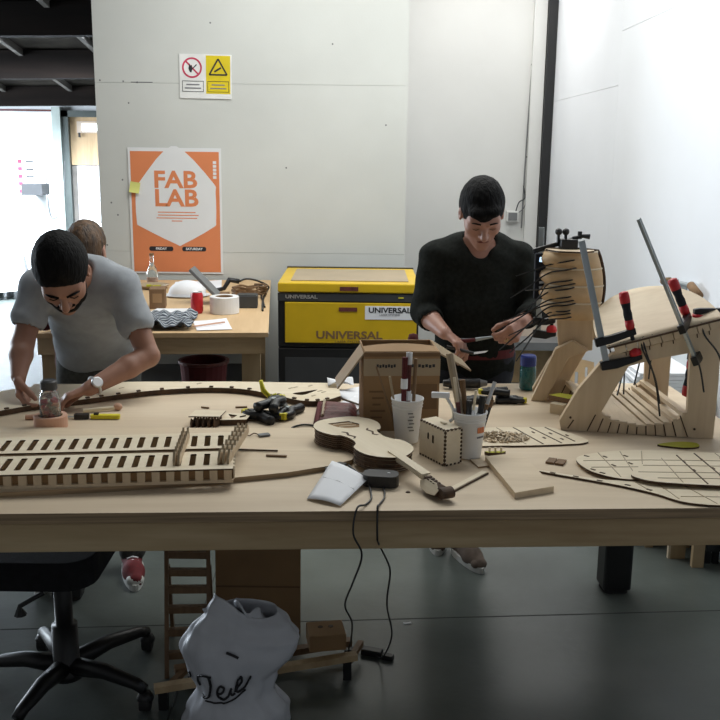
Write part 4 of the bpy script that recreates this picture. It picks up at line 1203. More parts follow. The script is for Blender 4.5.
plate('engraved_plate', 'long pointed engraved plate overhanging the bench front', [(.498, 2.660), (.55, 2.622), (.617, 2.586), (.728, 2.524), (.808, 2.463), (.845, 2.419), (.880, 2.394), (.957, 2.378), (1.12, 2.38), (1.28, 2.44), (1.20, 2.53), (.95, 2.56), (.774, 2.566), (.70, 2.57), (.60, 2.612)], .001, .006,
      [((.80, 2.48), (.775, 2.56), .002), ((.86, 2.42), (.835, 2.555), .002), ((.95, 2.39), (.90, 2.55), .002), ((.84, 2.50), (1.15, 2.50), .002), ((.87, 2.44), (1.15, 2.44), .002)],
      [(.56, 2.622, -32), (.62, 2.592, -32), (.68, 2.56, -30), (.75, 2.525, -32), (.80, 2.49, -40)])
plate('engraved_plate', 'leaf shaped engraved plate with rounded tip beside the little tiles', [(.653, 2.740), (.652, 2.69), (.672, 2.625), (.727, 2.572), (.80, 2.56), (.95, 2.58), (1.1, 2.60), (1.12, 2.72), (1.117, 2.80), (1.02, 2.826), (.935, 2.832), (.82, 2.828), (.742, 2.806), (.68, 2.775)], .0075, .005,
      [((.733, 2.80), (.745, 2.58), .002), ((.804, 2.815), (.79, 2.58), .002), ((.67, 2.72), (.95, 2.74), .002), ((.68, 2.66), (.84, 2.67), .002), ((.872, 2.82), (.84, 2.70), .002)],
      [(.69, 2.765, -40), (.745, 2.76, -60), (.75, 2.68, -60), (.81, 2.77, -60), (.805, 2.70, -60), (.70, 2.61, -40), (.68, 2.64, -50)])
plate('engraved_plate', 'engraved plate with dark curled tip lying over the leaf shaped plate', [(.773, 2.577), (.789, 2.544), (.824, 2.521), (.889, 2.507), (.995, 2.495), (1.20, 2.49), (1.25, 2.62), (1.2, 2.76), (1.06, 2.79), (.95, 2.765), (.86, 2.70), (.80, 2.63)], .0135, .007,
      [((.905, 2.73), (.90, 2.515), .002), ((.96, 2.76), (.965, 2.505), .004), ((1.02, 2.78), (1.03, 2.50), .004), ((1.085, 2.785), (1.10, 2.50), .002), ((.80, 2.60), (1.2, 2.60), .002), ((.83, 2.66), (1.2, 2.66), .002), ((.87, 2.71), (1.2, 2.71), .002), ((.84, 2.55), (1.2, 2.55), .002)],
      [(.962, 2.70, 92), (.966, 2.62, 92), (1.022, 2.72, 92), (1.028, 2.64, 92), (1.026, 2.57, 92), (1.085, 2.73, 92), (1.09, 2.65, 92)])
plate('engraved_plate', 'engraved plate with pile of wooden bits beside the printed cup', [(.359, 2.880), (.45, 2.882), (.540, 2.887), (.66, 2.905), (.715, 2.92), (.738, 2.948), (.715, 3.002), (.67, 3.06), (.638, 3.095), (.55, 3.09), (.439, 3.083), (.396, 3.057), (.36, 2.97)], .001, .005,
      [((.517, 3.085), (.585, 2.902), .004), ((.574, 3.088), (.646, 2.915), .004), ((.625, 3.091), (.692, 2.936), .004), ((.46, 3.08), (.53, 2.90), .002)],
      [(.575, 3.03, -70), (.60, 2.97, -70), (.63, 3.02, -70), (.655, 2.96, -70), (.545, 2.97, -70), (.68, 3.0, -70)])
pb = B()
for k in range(260):
    a = random.uniform(0, 6.28); r_ = math.sqrt(random.random())
    x = .462 + .085 * r_ * math.cos(a); y = 2.965 + .055 * r_ * math.sin(a); z = T + .008 + .018 * (1 - r_) * random.random()
    pb.box((x, y, z), (.017, .0045, .004), Euler((random.uniform(-.5, .5), random.uniform(-.5, .5), random.uniform(0, 3.1))).to_matrix(), mi=k % 2)
ob('wood_bits', pb, ['ply', 'tape'], label='pile of tiny cut wooden bits heaped on an engraved plate', cat='wood bits', kind='stuff')
ob('leaf_piece', B().prism([(p.x, p.y) for p in smooth_path([(.950, 2.914, 0), (.985, 2.895, 0), (1.03, 2.884, 0), (1.075, 2.896, 0), (1.082, 2.935, 0), (1.04, 2.948, 0), (.99, 2.937, 0)], 3, True)], T + .0005, T + .006), ['olive', 'burnt'],
   label='yellow green leaf shaped piece before the wooden chair frame', cat='leaf piece')
o = thing('blue_jar', 'blue and green glass jar standing at the back of the bench', 'jar', (.655, 3.63, T))
ob('body', B().lathe([(0, .003), (.026, .003), (.031, .012), (.031, .085), (.028, .100)], n=24), 'bluegreen', o, smooth=True)
ob('lid', B().lathe([(.028, .098), (.031, .100), (.031, .134), (.027, .140), (0, .140)], n=24), 'bluelid', o)
ob('liquid', B().cyl((0, 0, .008), (0, 0, .055), .026), 'bluegreen', o)

# ================================================================== WOODEN CHAIR FRAME WITH CLAMPS
cf = thing('wooden_chair_frame', 'unfinished slatted plywood chair frame held with clamps and cable ties', 'chair frame', M=TL(.689, 3.10, T + .001) @ RZ(-10))
VSH = Matrix(((1, 0, 0, 0), (0, 0, -1, 0), (0, 1, 0, 0), (0, 0, 0, 1)))      # (x, z) profile, thickness along -y
outer = [(-.006, .0), (.030, .0), (.10, .0), (.25, .0), (.41, .0), (.480, .0), (.480, .195), (.474, .372), (.382, .342), (.183, .275), (.142, .268), (.104, .232), (.040, .143), (-.016, .03)]
hole = [(.196, .229), (.279, .257), (.386, .283), (.388, .19), (.392, .084), (.349, .047), (.248, .030), (.157, .043), (.118, .066)]
SK = -.09          # the far side sits a little further along than the near one
DV = .43
for nm, dx, v in (('near_side', 0, .0), ('far_side', SK, DV)):
    side_ = ob(nm, B().prism(outer, -.020, .020, [hole], M=TL(dx, v, 0) @ VSH), ['plyz', 'plyz'], cf, bevel=.002)


def zin(x):
    """height of the inner lower edge of the side"""
    pts = [(.118, .066), (.157, .043), (.248, .030), (.349, .047), (.392, .084)]
    for (a, b_), (c_, d_) in zip(pts, pts[1:]):
        if a <= x <= c_:
            return b_ + (d_ - b_) * (x - a) / (c_ - a)
    return .066


for k in range(11):
    x = .112 + k * .0275
    a, b_ = (x, -.018, zin(x) - .004), (x + SK, DV - .0, zin(x) - .004)
    ob('slat', B().beam(a, b_, .0225, .014), 'plyy', cf)
    ob('joint_line', B().box((x - .013 + (k - 5) * .002, -.0205, zin(x) * .5 - .002), (.0035, .003, zin(x) - .004), Matrix.Rotation(R((5 - k) * 4.5), 3, 'Y')), 'burnt', cf)
    ob('joint_line', B().box((x - .013 + SK, DV - .0205, zin(x) * .5), (.0035, .003, zin(x)), Matrix.Rotation(R((5 - k) * 4.5), 3, 'Y')), 'burnt', cf)
zl_ = lambda u: .268 + (u - .142) * .322
for k in range(9):
    u = .165 + k * .036
    ob('seat_block', B().box((u, -.004, zl_(u) + .011), (.035, .045, .026), Matrix.Rotation(R(-18), 3, 'Y')), 'plyz', cf)
    ob('joint_line', B().box((u + .018, -.0215, zl_(u) + .004), (.003, .003, .030), Matrix.Rotation(R(-12), 3, 'Y')), 'burnt', cf)
for (x, z) in ((.155, .225), (.418, .03), (.02, .045)):
    ob('screw', B().cyl((x, -.0202, z), (x, -.023, z), .004, n=8), 'burnt', cf)
ob('leg_groove', B().box((.022, -.0205, .022), (.004, .003, .035), Matrix.Rotation(R(30), 3, 'Y')), 'burnt', cf)


def seatf(u, v):
    a = math.pi * u
    x = .292 - .185 * math.cos(a); w = v * math.sin(a) ** .75 * .33
    return (x - .22 * w, -.024 + w, zl_(x) + .026 + .30 * w - .05 * w * w)


ob('seat_sheet', B().grid(seatf, 28, 10), 'ply', cf, smooth=True, solid=.005)
ob('seat_sheet_edge', B().beam((.125, -.026, zl_(.125) + .0245), (.49, -.026, zl_(.49) + .0245), .006, .006), 'burnt', cf)

# the tall ribbed head rest on the far side
post = [(-.02 + SK * 0, .205), (.045, .19), (.105, .195), (.102, .33), (-.02, .33), (-.03, .30)]
ob('head_post', B().prism(post, -.028, .028, M=TL(0, DV - .02, 0) @ VSH), ['plyz', 'plyz'], cf, bevel=.003)
ob('post_brace', B().prism([(-.11, .0), (-.06, .0), (.02, .17), (.09, .20), (.03, .235), (-.03, .20)], -.022, .022, M=TL(0, DV - .06, 0) @ VSH), ['plyz', 'plyz'], cf, bevel=.003)
rows = [(.318, .378), (.380, .440), (.442, .502), (.504, .562)]


def hright(z):
    t = (z - .318) / .244
    return .098 + .036 * math.sin(math.pi * (.12 + .76 * t)) - .012 * t


for i, (z0, z1) in enumerate(rows):
    def band(u, v, z0=z0, z1=z1):
        z = z0 + (z1 - z0) * v; xr = hright(z); xl = -.085 + .022 * math.sin(math.pi * v) * -1 + (.03 if z0 < .33 else 0) * (1 - v)
        a = math.pi * u; bul = .012 * math.sin(math.pi * v)
        return ((xl + xr) / 2 - (xr - xl) / 2 * math.cos(a), DV - .055 - (.075 + bul) * math.sin(a), z)
    bd = ob('head_band', B().grid(band, 18, 6), 'plytan', cf, smooth=True)
    ob('band_lip', B().tube([band(k / 18, 1.0) for k in range(19)], .0035, 6), 'pale_ply', bd)
ob('head_core', B().prism([(-.06, .31), (.09, .31), (.125, .40), (.12, .48), (.088, .562), (-.08, .562)], -.022, .022, M=TL(0, DV - .05, 0) @ VSH), ['ply', 'ply'], cf)
ob('head_edge_strip', B().tube([(hright(.318 + .244 * k / 16) + .004, DV - .058, .314 + .250 * k / 16) for k in range(17)] + [(.04, DV - .058, .569), (-.08, DV - .058, .566)], .006, 6), 'burnt', cf)
ob('head_top', B().prism([(-.085, -.05), (-.04, -.115), (.04, -.12), (.085, -.07), (.088, .0), (-.085, .0)], .562, .568, M=TL(0, DV - .03, 0)), ['ply', 'burnt'], cf)
# cable ties round the head rest, tails sticking out
for i, (z, tx, ty, tz, s0) in enumerate(((.53, -.185, .28, .475, 0), (.50, -.20, .25, .40, .2), (.445, -.15, .24, .43, 0), (.43, -.19, .22, .33, .3), (.385, -.235, .25, .31, 0), (.372, -.23, .22, .215, .1), (.34, -.20, .20, .272, 0), (.325, -.195, .22, .205, .2), (.40, -.24, .24, .28, .2), (.46, -.13, .26, .36, .1), (.35, -.17, .20, .18, .3))):
    t_ = ob('cable_tie', B().tube(smooth_path([(.09 - s0 * .1, DV - .085, z + .016), (.0, DV - .145, z + .004), (-.07, DV - .115, z - .015), ((-.07 + tx) / 2, (DV - .12 + ty) / 2, (z + tz) / 2 - .008), (tx, ty, tz)]), [.0028] * 22 + [.0022] * 3, 5), 'black', cf)
# cable ties hanging from the seat blocks
for i, (u, u2, z2, v2) in enumerate(((.232, .302, .075, -.05), (.225, .298, .118, -.055), (.175, .178, .10, .10), (.165, .205, .09, .16), (.235, .24, .12, .18), (.262, .29, .14, .20), (.360, .430, .165, -.06), (.410, .485, .235, -.06), (.13, .155, .15, .05))):
    ob('cable_tie', B().tube(smooth_path([(u, -.02, zl_(u) + .03), (u + .012, -.03 if v2 < 0 else .03, zl_(u) - .01), ((u + u2) / 2 + .014, v2 * .9, (zl_(u) + z2) / 2), (u2, v2, z2)]), .003, 5), 'black', cf)


# ---- bar clamps
def f_clamp(label, M, bar, opening, throat, tilt=0):
    """bar along z; fixed jaw at z=0 and sliding jaw at z=opening reach out along x; screw and grip above the sliding jaw"""
    o = thing('bar_clamp', label, 'clamp', M=M, group='bar clamps on the chair frame')
    ob('bar', B().bb(-.008, .008, -.003, .003, -.01, bar).bb(-.010, -.006, -.005, .005, -.01, bar).bb(.006, .010, -.005, .005, -.01, bar), 'steel', o)
    ob('fixed_jaw', B().prism([(-.02, -.014), (.03, -.018), (throat, -.010), (throat + .018, -.006), (throat + .018, .010), (throat - .01, .010), (.03, .012), (-.02, .016)], -.010, .010, M=VSH), ['blackm', 'blackm'], o, bevel=.003)
    sj = ob('sliding_jaw', B().prism([(-.022, opening - .016), (.03, opening - .014), (throat + .014, opening - .004), (throat + .014, opening + .018), (.03, opening + .012), (-.022, opening + .014)], -.011, .011, M=VSH), ['blackm', 'blackm'], o, bevel=.003)
    ob('screw', B().cyl((throat, 0, opening + .03), (throat, 0, .030), .007, n=10), 'blackm', o)
    ob('pad', B().lathe([(0, .010), (.019, .010), (.021, .018), (.017, .030), (.009, .036), (0, .036)], (throat, 0, 0), 16), 'red', o, smooth=True)
    z = opening + .016
    ob('grip', B().lathe([(0, z + .030), (.013, z + .030), (.0145, z + .05), (.0125, z + .065), (.016, z + .09), (.016, z + .112), (0, z + .112)], (throat, 0, 0), 14), 'denim', o, smooth=True)
    ob('grip_collar', B().lathe([(0, z), (.0125, z), (.0150, z + .012), (.0140, z + .031), (0, z + .031)], (throat, 0, 0), 14), 'red', o, smooth=True)
    ob('grip_end', B().lathe([(.0162, z + .088), (.0168, z + .110), (.015, z + .122), (.006, z + .126), (0, z + .126)], (throat, 0, 0), 14), 'red', o, smooth=True)
    return o


def axes(o, zdir, xdir):
    z = Vector(zdir).normalized(); x = Vector(xdir); x = (x - z * x.dot(z)).normalized(); y = z.cross(x)
    return Matrix(((x.x, y.x, z.x, o[0]), (x.y, y.y, z.y, o[1]), (x.z, y.z, z.z, o[2]), (0, 0, 0, 1)))


f_clamp('long bar clamp leaning before the ribbed head rest with red and black grip', axes((.806, 3.045, 1.064), (-.25, .04, .97), (1, 0, .25)), .415, .082, .098)
f_clamp('bar clamp with long rod rising high above the seat sheet', axes((1.070, 2.975, 1.10), (-.43, .03, .90), (.45, .85, .2)), .49, .115, .085)
f_clamp('bar clamp hooked over the seat edge with grip hanging under the rail', axes((1.232, 3.06, 1.235), (-.06, 0, -1), (-1, 0, -.08)), .30, .145, .135)
f_clamp('bar clamp behind the head rest with its bar pointing up', axes((.682, 3.60, 1.06), (-.02, .0, 1), (.95, -.25, .03)), .405, .05, .050)

o = thing('small_display', 'small black device with a lit blue white screen beside the head rest', 'device', M=TL(.655, 3.47, 1.352))
ob('case', B().box((0, 0, 0), (.048, .026, .062)), 'denim', o, bevel=.005)
ob('screen', B().box((.004, -.0135, .008), (.027, .002, .017), Matrix.Rotation(R(6), 3, 'Y')), 'screen', o)
ob('clip_arm', B().beam((-.03, .012, .036), (.13, .035, .082), .012, .016), 'black', o)
ob('lower_body', B().box((.0, .006, -.085), (.042, .022, .105)), 'denim', o, bevel=.004)
for z in (-.055, -.075, -.093):
    ob('key_row', B().box((.006, -.0058, z), (.022, .003, .008), Matrix.Rotation(R(-8), 3, 'Y')), 'alu', o)
o = thing('clamp_head', 'black clamp head with two round knobs on top of the head rest', 'clamp', M=TL(.735, 3.475, 1.400))
ob('block', B().box((.015, 0, .012), (.062, .05, .045)), 'black', o, bevel=.004)
for x in (-.022, .004):
    ob('knob_stem', B().cyl((x, 0, .02), (x, 0, .052), .006, n=8), 'black', o)
    ob('knob', B().ell((x, 0, .060), (.013, .013, .013)), 'black', o, smooth=True)
ob('lever', B().tube([(.03, 0, .035), (.065, -.005, .046), (.09, -.008, .044)], [.008, .007, .010], 8), 'black', o, smooth=True)
ob('screw_top', B().cyl((.055, 0, .035), (.055, 0, .062), .008, n=10), 'black', o)

# ---- things on the right wall and beyond the bench
o = thing('wall_tool', 'brown handled steel tool hanging on the white right wall', 'tool', M=TL(1.555, 4.45, 1.10))
ob('grip', B().cyl((-.012, -.13, .008), (-.012, -.01, .040), .020, n=14), 'carddark', o, smooth=True)
ob('grip', B().cyl((-.012, .30, .02), (-.012, .40, .005), .018, n=14), 'carddark', o, smooth=True)
ob('shaft', B().cyl((-.012, -.02, .04), (-.012, .30, .015), .012, n=10), 'steel', o)
ob('blade', B().beam((-.012, .05, .03), (-.012, .44, -.11), .010, .034), 'steel', o)
ob('hook', B().tube([(.025, .12, .03), (-.028, .12, .02), (-.032, .12, .05)], .005, 6), 'steel', o)
sc2 = thing('side_cabinet', 'low grey cabinet against the right wall behind the bench', 'cabinet', (1.36, 4.35, 0))
ob('body', B().bb(-.16, .20, -.25, .35, .0, .66), 'grey', sc2, bevel=.004)
ob('door', B().bb(-.15, .19, -.262, -.25, .03, .63), 'wall', sc2)
ob('top', B().bb(-.17, .21, -.27, .36, .66, .68), 'doorpale', sc2)
for k in range(6):
    ob('paper_stack', B().box((1.37 + .006 * (k % 3), 4.36, .689 + k * .016), (.26, .36, .014), 2 * (k % 3) - 2), 'paper', label=('lowest', 'second', 'third', 'fourth', 'fifth', 'topmost')[k] + ' bundle in the white paper stack on the low cabinet', cat='paper', group='paper stack on the low cabinet')
pb_ = thing('shelf_rack', 'cream boarded rack with a grey ledge in the recess behind the dark sweater', 'rack', (1.1, 7.2, 0))
ob('back_board', B().bb(-.3, .44, .0, .03, .36, .74), 'cream', pb_)
ob('ledge', B().bb(-.3, .44, -.25, .03, .30, .36), 'grey', pb_)
ob('lower_board', B().bb(-.3, .44, -.02, .02, .0, .30), 'plytan', pb_)
ob('upright', B().bb(-.3, -.26, -.25, 0, 0, .30), 'grey', pb_)
ob('upright', B().bb(.40, .44, -.25, 0, 0, .30), 'grey', pb_)
o = thing('carved_offcut', 'yellow brown offcut on a pale block behind the chair frame legs', 'offcut', M=TL(.735, 3.33, T) @ RZ(-35))
ob('block', B().box((.0, -.03, .018), (.05, .06, .035)), 'pale_ply', o)
ob('offcut', B().prism([(-.05, -.02), (.03, -.03), (.06, .0), (.03, .035), (-.03, .03)], .037, .055), ['olive', 'brownwood'], o)
o = thing('slotted_sheet', 'pale slotted sheet standing behind the chair frame', 'sheet', M=TL(.865, 3.645, T) @ RZ(-8))
ob('sheet', B().prism([(-.065, .0), (.055, .0), (.05, .11), (.0, .12), (-.03, .075)], -.004, .004, [rrect(.012, .05, .004, 2, -.015, .045), rrect(.010, .04, .004, 2, .022, .07)], M=Matrix.Rotation(R(80), 4, 'X')), ['pale_ply', 'burnt'], o)
ob('foot', B().box((0, .03, .006), (.10, .06, .010)), 'ply', o)

# ================================================================== PEOPLE
V = Vector


def frame3(f, up):
    f = V(f).normalized(); up = V(up); up = (up - f * up.dot(f)).normalized(); r_ = f.cross(up)
    return r_, f, up


def head_prims(c, f, up, s=1.0, beard=False):
    r_, f, u = frame3(f, up); c = V(c)
    P = lambda x, y, z: c + (r_ * x + f * y + u * z) * s
    Rm = np.array([[r_[i], f[i], u[i]] for i in range(3)])
    E = lambda x, y, z, a, b_, d, k: ('e', P(x, y, z), (a * s, b_ * s, d * s), Rm, k)
    pr = [E(0, -.012, .030, .074, .094, .088, .02), E(0, .022, -.030, .060, .070, .078, .03), E(0, .045, -.070, .040, .045, .045, .025),
          E(0, .062, .020, .058, .030, .034, .02), ('c', P(0, .088, .012), P(0, .112, -.026), .008 * s, .0125 * s, .012),
          ('c', P(-.012, .098, -.030), P(.012, .098, -.030), .008 * s, .008 * s, .008),
          ('c', P(-.045, .075, .026), P(-.014, .090, .024), .008 * s, .009 * s, .012), ('c', P(.045, .075, .026), P(.014, .090, .024), .008 * s, .009 * s, .012),
          ('-e', P(-.031, .100, .006), (.017 * s, .014 * s, .011 * s), Rm, .010), ('-e', P(.031, .100, .006), (.017 * s, .014 * s, .011 * s), Rm, .010),
          E(-.031, .074, .005, .013, .013, .012, .004), E(.031, .074, .005, .013, .013, .012, .004),
          ('c', P(-.020, .086, -.052), P(.020, .086, -.052), .0065 * s, .0065 * s, .006), ('c', P(-.016, .085, -.063), P(.016, .085, -.063), .0075 * s, .0075 * s, .006),
          E(0, .076, -.094, .022, .020, .018, .02), E(-.042, .052, -.020, .022, .03, .024, .02), E(.042, .052, -.020, .022, .03, .024, .02),
          E(-.077, -.006, -.004, .009, .018, .030, .006), E(.077, -.006, -.004, .009, .018, .030, .006),
          ('-e', P(-.083, .0, -.002), (.005 * s, .009 * s, .014 * s), Rm, .004), ('-e', P(.083, .0, -.002), (.005 * s, .009 * s, .014 * s), Rm, .004)]
    return pr, P, Rm


def hair_prims(P, Rm, s, fringe):
    E = lambda t, x, y, z, a, b_, d, k: (t, P(x, y, z), (a * s, b_ * s, d * s), Rm, k)
    pr = [E('e', 0, -.018, .036, .083, .102, .098, .01), E('e', 0, -.055, -.005, .073, .062, .085, .03)]
    pr += [E('-e', 0, .105, -.050 + (0 if fringe else .012), .090, .085, .095, .012), E('-e', -.088, .004, -.022, .022, .030, .045, .01), E('-e', .088, .004, -.022, .022, .030, .045, .01),
           E('-e', 0, .02, -.13, .12, .12, .075, .02)]
    if fringe:
        pr += [E('e', -.022, .068, .068, .036, .030, .020, .015), E('e', .026, .070, .064, .036, .030, .020, .015), E('e', .006, .086, .052, .024, .014, .018, .014)]
    return pr


def hand_prims(w, f, n, side, curls, s=1.0, thumb=(.55, .65, .45), spread=.10):
    """palm, four unequal bent fingers and a thumb leaving the side of the palm; side=+1 right hand"""
    f = V(f).normalized(); n = V(n); n = (n - f * n.dot(f)).normalized()
    t = (-n).cross(f) * side; w = V(w)
    pr = [('l', w + f * .012 * s, w + f * .078 * s, t, (.026 * s, .016 * s), (.040 * s, .0135 * s), .012)]
    for i, (off, ln) in enumerate(((.029, .95), (.010, 1.06), (-.010, 1.0), (-.028, .78))):
        p = w + f * (.080 - .004 * abs(i - 1)) * s + t * off * s
        d = (f + t * (off * spread * 20 * .1)).normalized(); r_ = .0092 * s * (1 if i < 3 else .88); ang = 0
        for k, seg in enumerate((.042, .027, .021)):
            ang += curls[i] * (.75, 1.0, .7)[k]
            dd = (d * math.cos(ang) + n * math.sin(ang)).normalized()
            q = p + dd * seg * ln * s
            pr.append(('c', p, q, r_, r_ * .92, .0055 if k else .009)); p = q; r_ *= .92
    a, b_, c_ = thumb
    p = w + f * .026 * s + t * .024 * s + n * .004 * s
    d = (f * a + t * b_ + n * c_).normalized()
    for k, seg in enumerate((.040, .032, .024)):
        q = p + d * seg * s
        pr.append(('c', p, q, (.0135, .011, .010)[k] * s, (.0115, .0105, .0085)[k] * s, .010 if k == 0 else .006))
        p = q; d = (d + f * .28 + n * .10 - t * .18).normalized()
    return pr


def arm(sh, el, wr, s=1.0):
    return [('c', sh, el, .048 * s, .039 * s, .02), ('c', el, V(el).lerp(V(wr), .35), .040 * s, .040 * s, .012), ('c', V(el).lerp(V(wr), .35), wr, .040 * s, .0265 * s, .012)]


def shoe(parent, ankle, toe_dir, mats, s=1.0, lace='paper'):
    """low shoe standing on the floor: upper, sole, toe cap and laces"""
    d = V((toe_dir[0], toe_dir[1], 0)).normalized(); a = V((ankle[0], ankle[1], 0)); r_ = V((-d.y, d.x, 0))
    P = lambda x, y, z: a + d * x * s + r_ * y * s + V((0, 0, z * s))
    up = ob('shoe', sdf_mesh('shoe', [('c', P(-.05, 0, .05), P(-.02, 0, .085), .036 * s, .038 * s, .02), ('c', P(-.03, 0, .045), P(.10, 0, .040), .040 * s, .038 * s, .03), ('c', P(.10, 0, .038), P(.165, .004, .032), .040 * s, .030 * s, .03),
                                      ('-c', P(-.02, 0, .10), P(-.03, 0, .14), .030 * s, .04 * s, .01)], .006, lo=np.array([-9, -9, .012])), mats[0], parent, world=True)
    out = [(P(.195 * math.cos(k * .2618) * (1 if math.cos(k * .2618) > 0 else .46) + .01, .046 * math.sin(k * .2618), 0)) for k in range(24)]
    ob('sole', B().prism([(p.x, p.y) for p in out], .001, .028 * s, side=0), mats[1], up, M=MW[up.name].inverted())
    ob('toe_cap', B().ell(P(.160, .002, .032), (.036 * s, .036 * s, .026 * s), Matrix.Rotation(math.atan2(d.y, d.x), 3, 'Z')), mats[2], up, M=MW[up.name].inverted(), smooth=True)
    for k in range(4):
        x = .045 + k * .022
        ob('lace', B().tube([P(x, -.022, .076 - k * .004), P(x + .006, 0, .086 - k * .005), P(x, .022, .076 - k * .004)], .004, 5), lace, up, M=MW[up.name].inverted())
    return up


# ------------------------------------------------ person in the dark sweater
m1 = thing('person', 'person in a dark sweater looking down at tools in both hands', 'person', (.48, 4.0, 0))
hp, P1, R1 = head_prims((.477, 3.835, 1.500), (.03, -.80, -.60), (.0, -.60, .80), 1.08)
shl, ell_, wrl = V((.310, 3.985, 1.310)), V((.262, 3.91, 1.085)), V((.335, 3.725, 1.035))
shr, elr, wrr = V((.662, 3.985, 1.310)), V((.728, 3.90, 1.115)), V((.636, 3.715, 1.085))
hf1, hn1 = (.72, -.52, -.42), (.25, -.30, -.92)
hf2, hn2 = (-.50, -.70, -.45), (-.75, .10, -.45)
torso = [('l', (.485, 3.985, .90), (.485, 3.965, 1.08), (1, 0, 0), (.155, .105), (.150, .100), .04), ('l', (.485, 3.965, 1.08), (.485, 3.98, 1.28), (1, 0, 0), (.150, .100), (.165, .105), .04),
         ('c', shl, shr, .055, .055, .04)]
legs1 = [('c', (.41, 4.0, .90), (.385, 4.06, .48), .080, .058, .04), ('c', (.385, 4.06, .48), (.36, 4.12, .09), .055, .040, .02), ('c', (.56, 4.0, .90), (.53, 3.95, .48), .080, .058, .04), ('c', (.53, 3.95, .48), (.47, 3.94, .09), .055, .040, .02)]
body = torso + legs1 + [('c', (.484, 3.975, 1.335), P1(0, -.025, -.055), .060, .056, .03)] + hp + arm(shl, ell_, wrl) + arm(shr, elr, wrr) \
    + hand_prims(wrl, hf1, hn1, 1, (.75, .85, .9, .95), 1.02, thumb=(.75, .35, .6)) + hand_prims(wrr, hf2, hn2, -1, (.8, .95, 1.0, 1.05), 1.02, thumb=(.7, .4, .55))
ob('body', sdf_mesh('body', body, .0048), 'skin2', m1, world=True)
ob('hair', sdf_mesh('hair', hair_prims(P1, R1, 1.08, True), .005, wr=.0012, wrs=(160, 40, 60)), 'hair', m1, world=True)
iv = MW[m1.name].inverted()
for sx in (-1, 1):
    ob('eyebrow', B().tube([P1(sx * .016, .0975, .029), P1(sx * .032, .0945, .031), P1(sx * .047, .083, .025)], [.0033, .0036, .0025], 6), 'hair', m1, M=iv, smooth=True)
    ob('eyelid', B().tube([P1(sx * .019, .0885, .001), P1(sx * .031, .0905, -.003), P1(sx * .043, .0865, .001)], .0016, 5), 'brownwood', m1, M=iv)
ob('lips', B().tube([P1(-.022, .090, -.057), P1(-.008, .0945, -.0565), P1(.008, .0945, -.0565), P1(.022, .090, -.057)], [.002, .0042, .0042, .002], 8), 'maroon', m1, M=iv, smooth=True)
sw = [('l', (.485, 3.985, .865), (.485, 3.965, 1.08), (1, 0, 0), (.172, .124), (.166, .120), .04), ('l', (.485, 3.965, 1.08), (.485, 3.985, 1.27), (1, 0, 0), (.168, .120), (.188, .124), .04),
      ('c', shl + V((.01, 0, -.004)), shr + V((-.01, 0, -.004)), .066, .066, .05), ('c', (.43, 3.99, 1.335), (.54, 3.99, 1.335), .074, .074, .07),
      ('c', shl, ell_, .064, .056, .03), ('c', ell_, ell_.lerp(wrl, .28), .057, .052, .01), ('c', shr, elr, .064, .056, .03), ('c', elr, elr.lerp(wrr, .66), .057, .044, .01),
      ('c', ell_.lerp(wrl, .20), ell_.lerp(wrl, .30), .054, .054, .008), ('c', elr.lerp(wrr, .58), elr.lerp(wrr, .68), .048, .048, .008),
      ('-c', ell_.lerp(wrl, .33), wrl, .043, .04, .004), ('-c', elr.lerp(wrr, .72), wrr, .036, .034, .004),
      ('-c', (.484, 3.93, 1.395), P1(0, -.01, -.05), .070, .085, .012), ('-c', (.484, 3.88, 1.36), (.484, 3.80, 1.40), .045, .06, .012)]
ob('sweater', sdf_mesh('sweater', sw, .0065, wr=.0035, wrs=(26, 19, 22)), 'sweater', m1, world=True)
tr = [('l', (.485, 3.99, .83), (.485, 3.985, .93), (1, 0, 0), (.165, .120), (.160, .115), .03)] + [('c', V(a), V(b_), ra + .014, rb + .016, k) for (_, a, b_, ra, rb, k) in legs1]
ob('trousers', sdf_mesh('trousers', tr, .009, wr=.003, wrs=(24, 18, 26)), 'denim', m1, world=True)
ob('belt', B().lathe([(1, -.018), (1.03, -.018), (1.03, .018), (1, .018)], (0, 0, 0), 32, Matrix.Diagonal((.168, .124, 1)).to_3x3()), 'wine', m1, M=iv @ TL(.485, 3.985, .915))
shoe(m1, (.462, 3.925), (.32, -.94), ['tan_suede', 'sole', 'tan_suede'], .98, 'ink')
shoe(m1, (.362, 4.115), (-.05, -1), ['tan_suede', 'sole', 'tan_suede'], .98, 'ink')
hc1 = wrl + V(hf1).normalized() * .10
o = thing('craft_knife', 'slim craft knife with bright blade held over the cardboard box', 'knife', M=TL(*(hc1 + V((.0, -.015, -.018)))))
ob('handle', B().cyl((-.07, .01, .018), (.035, -.01, -.004), .0065, n=10), 'black', o)
ob('blade', B().prism([(0, -.004), (.045, -.003), (.058, .004), (0, .005)], -.001, .001, M=axes((.035, -.01, -.004), (.0, -.8, .6), (.96, -.1, .25))), ['paper', 'paper'], o)
o = thing('rotary_tool', 'black cylindrical tool with a grey cap lying behind the box', 'tool', M=TL(.43, 3.63, T + .001) @ Matrix.Scale(.8, 4))
ob('body', B().cyl((-.10, 0, .028), (.05, .0, .030), .026, .024, 14), 'black', o, smooth=True)
ob('cap', B().cyl((.05, 0, .030), (.085, 0, .030), .020, .012, 14), 'grey', o)
ob('grip', B().cyl((-.10, 0, .028), (-.13, 0, .028), .020, .016, 14), 'black', o)
o = thing('pliers', 'dark handled pliers held at the sweater front', 'pliers', M=TL(.475, 3.70, 1.015))
ob('jaw', B().cyl((-.02, 0, .0), (.05, 0, .012), .008, .004, 8), 'steel', o)
for sy in (-1, 1):
    ob('handle', B().tube([(-.02, 0, 0), (-.05, sy * .008, -.004), (-.10, sy * .016, -.006)], [.006, .008, .008], 8), ('wine', 'black')[sy > 0], o, smooth=True)
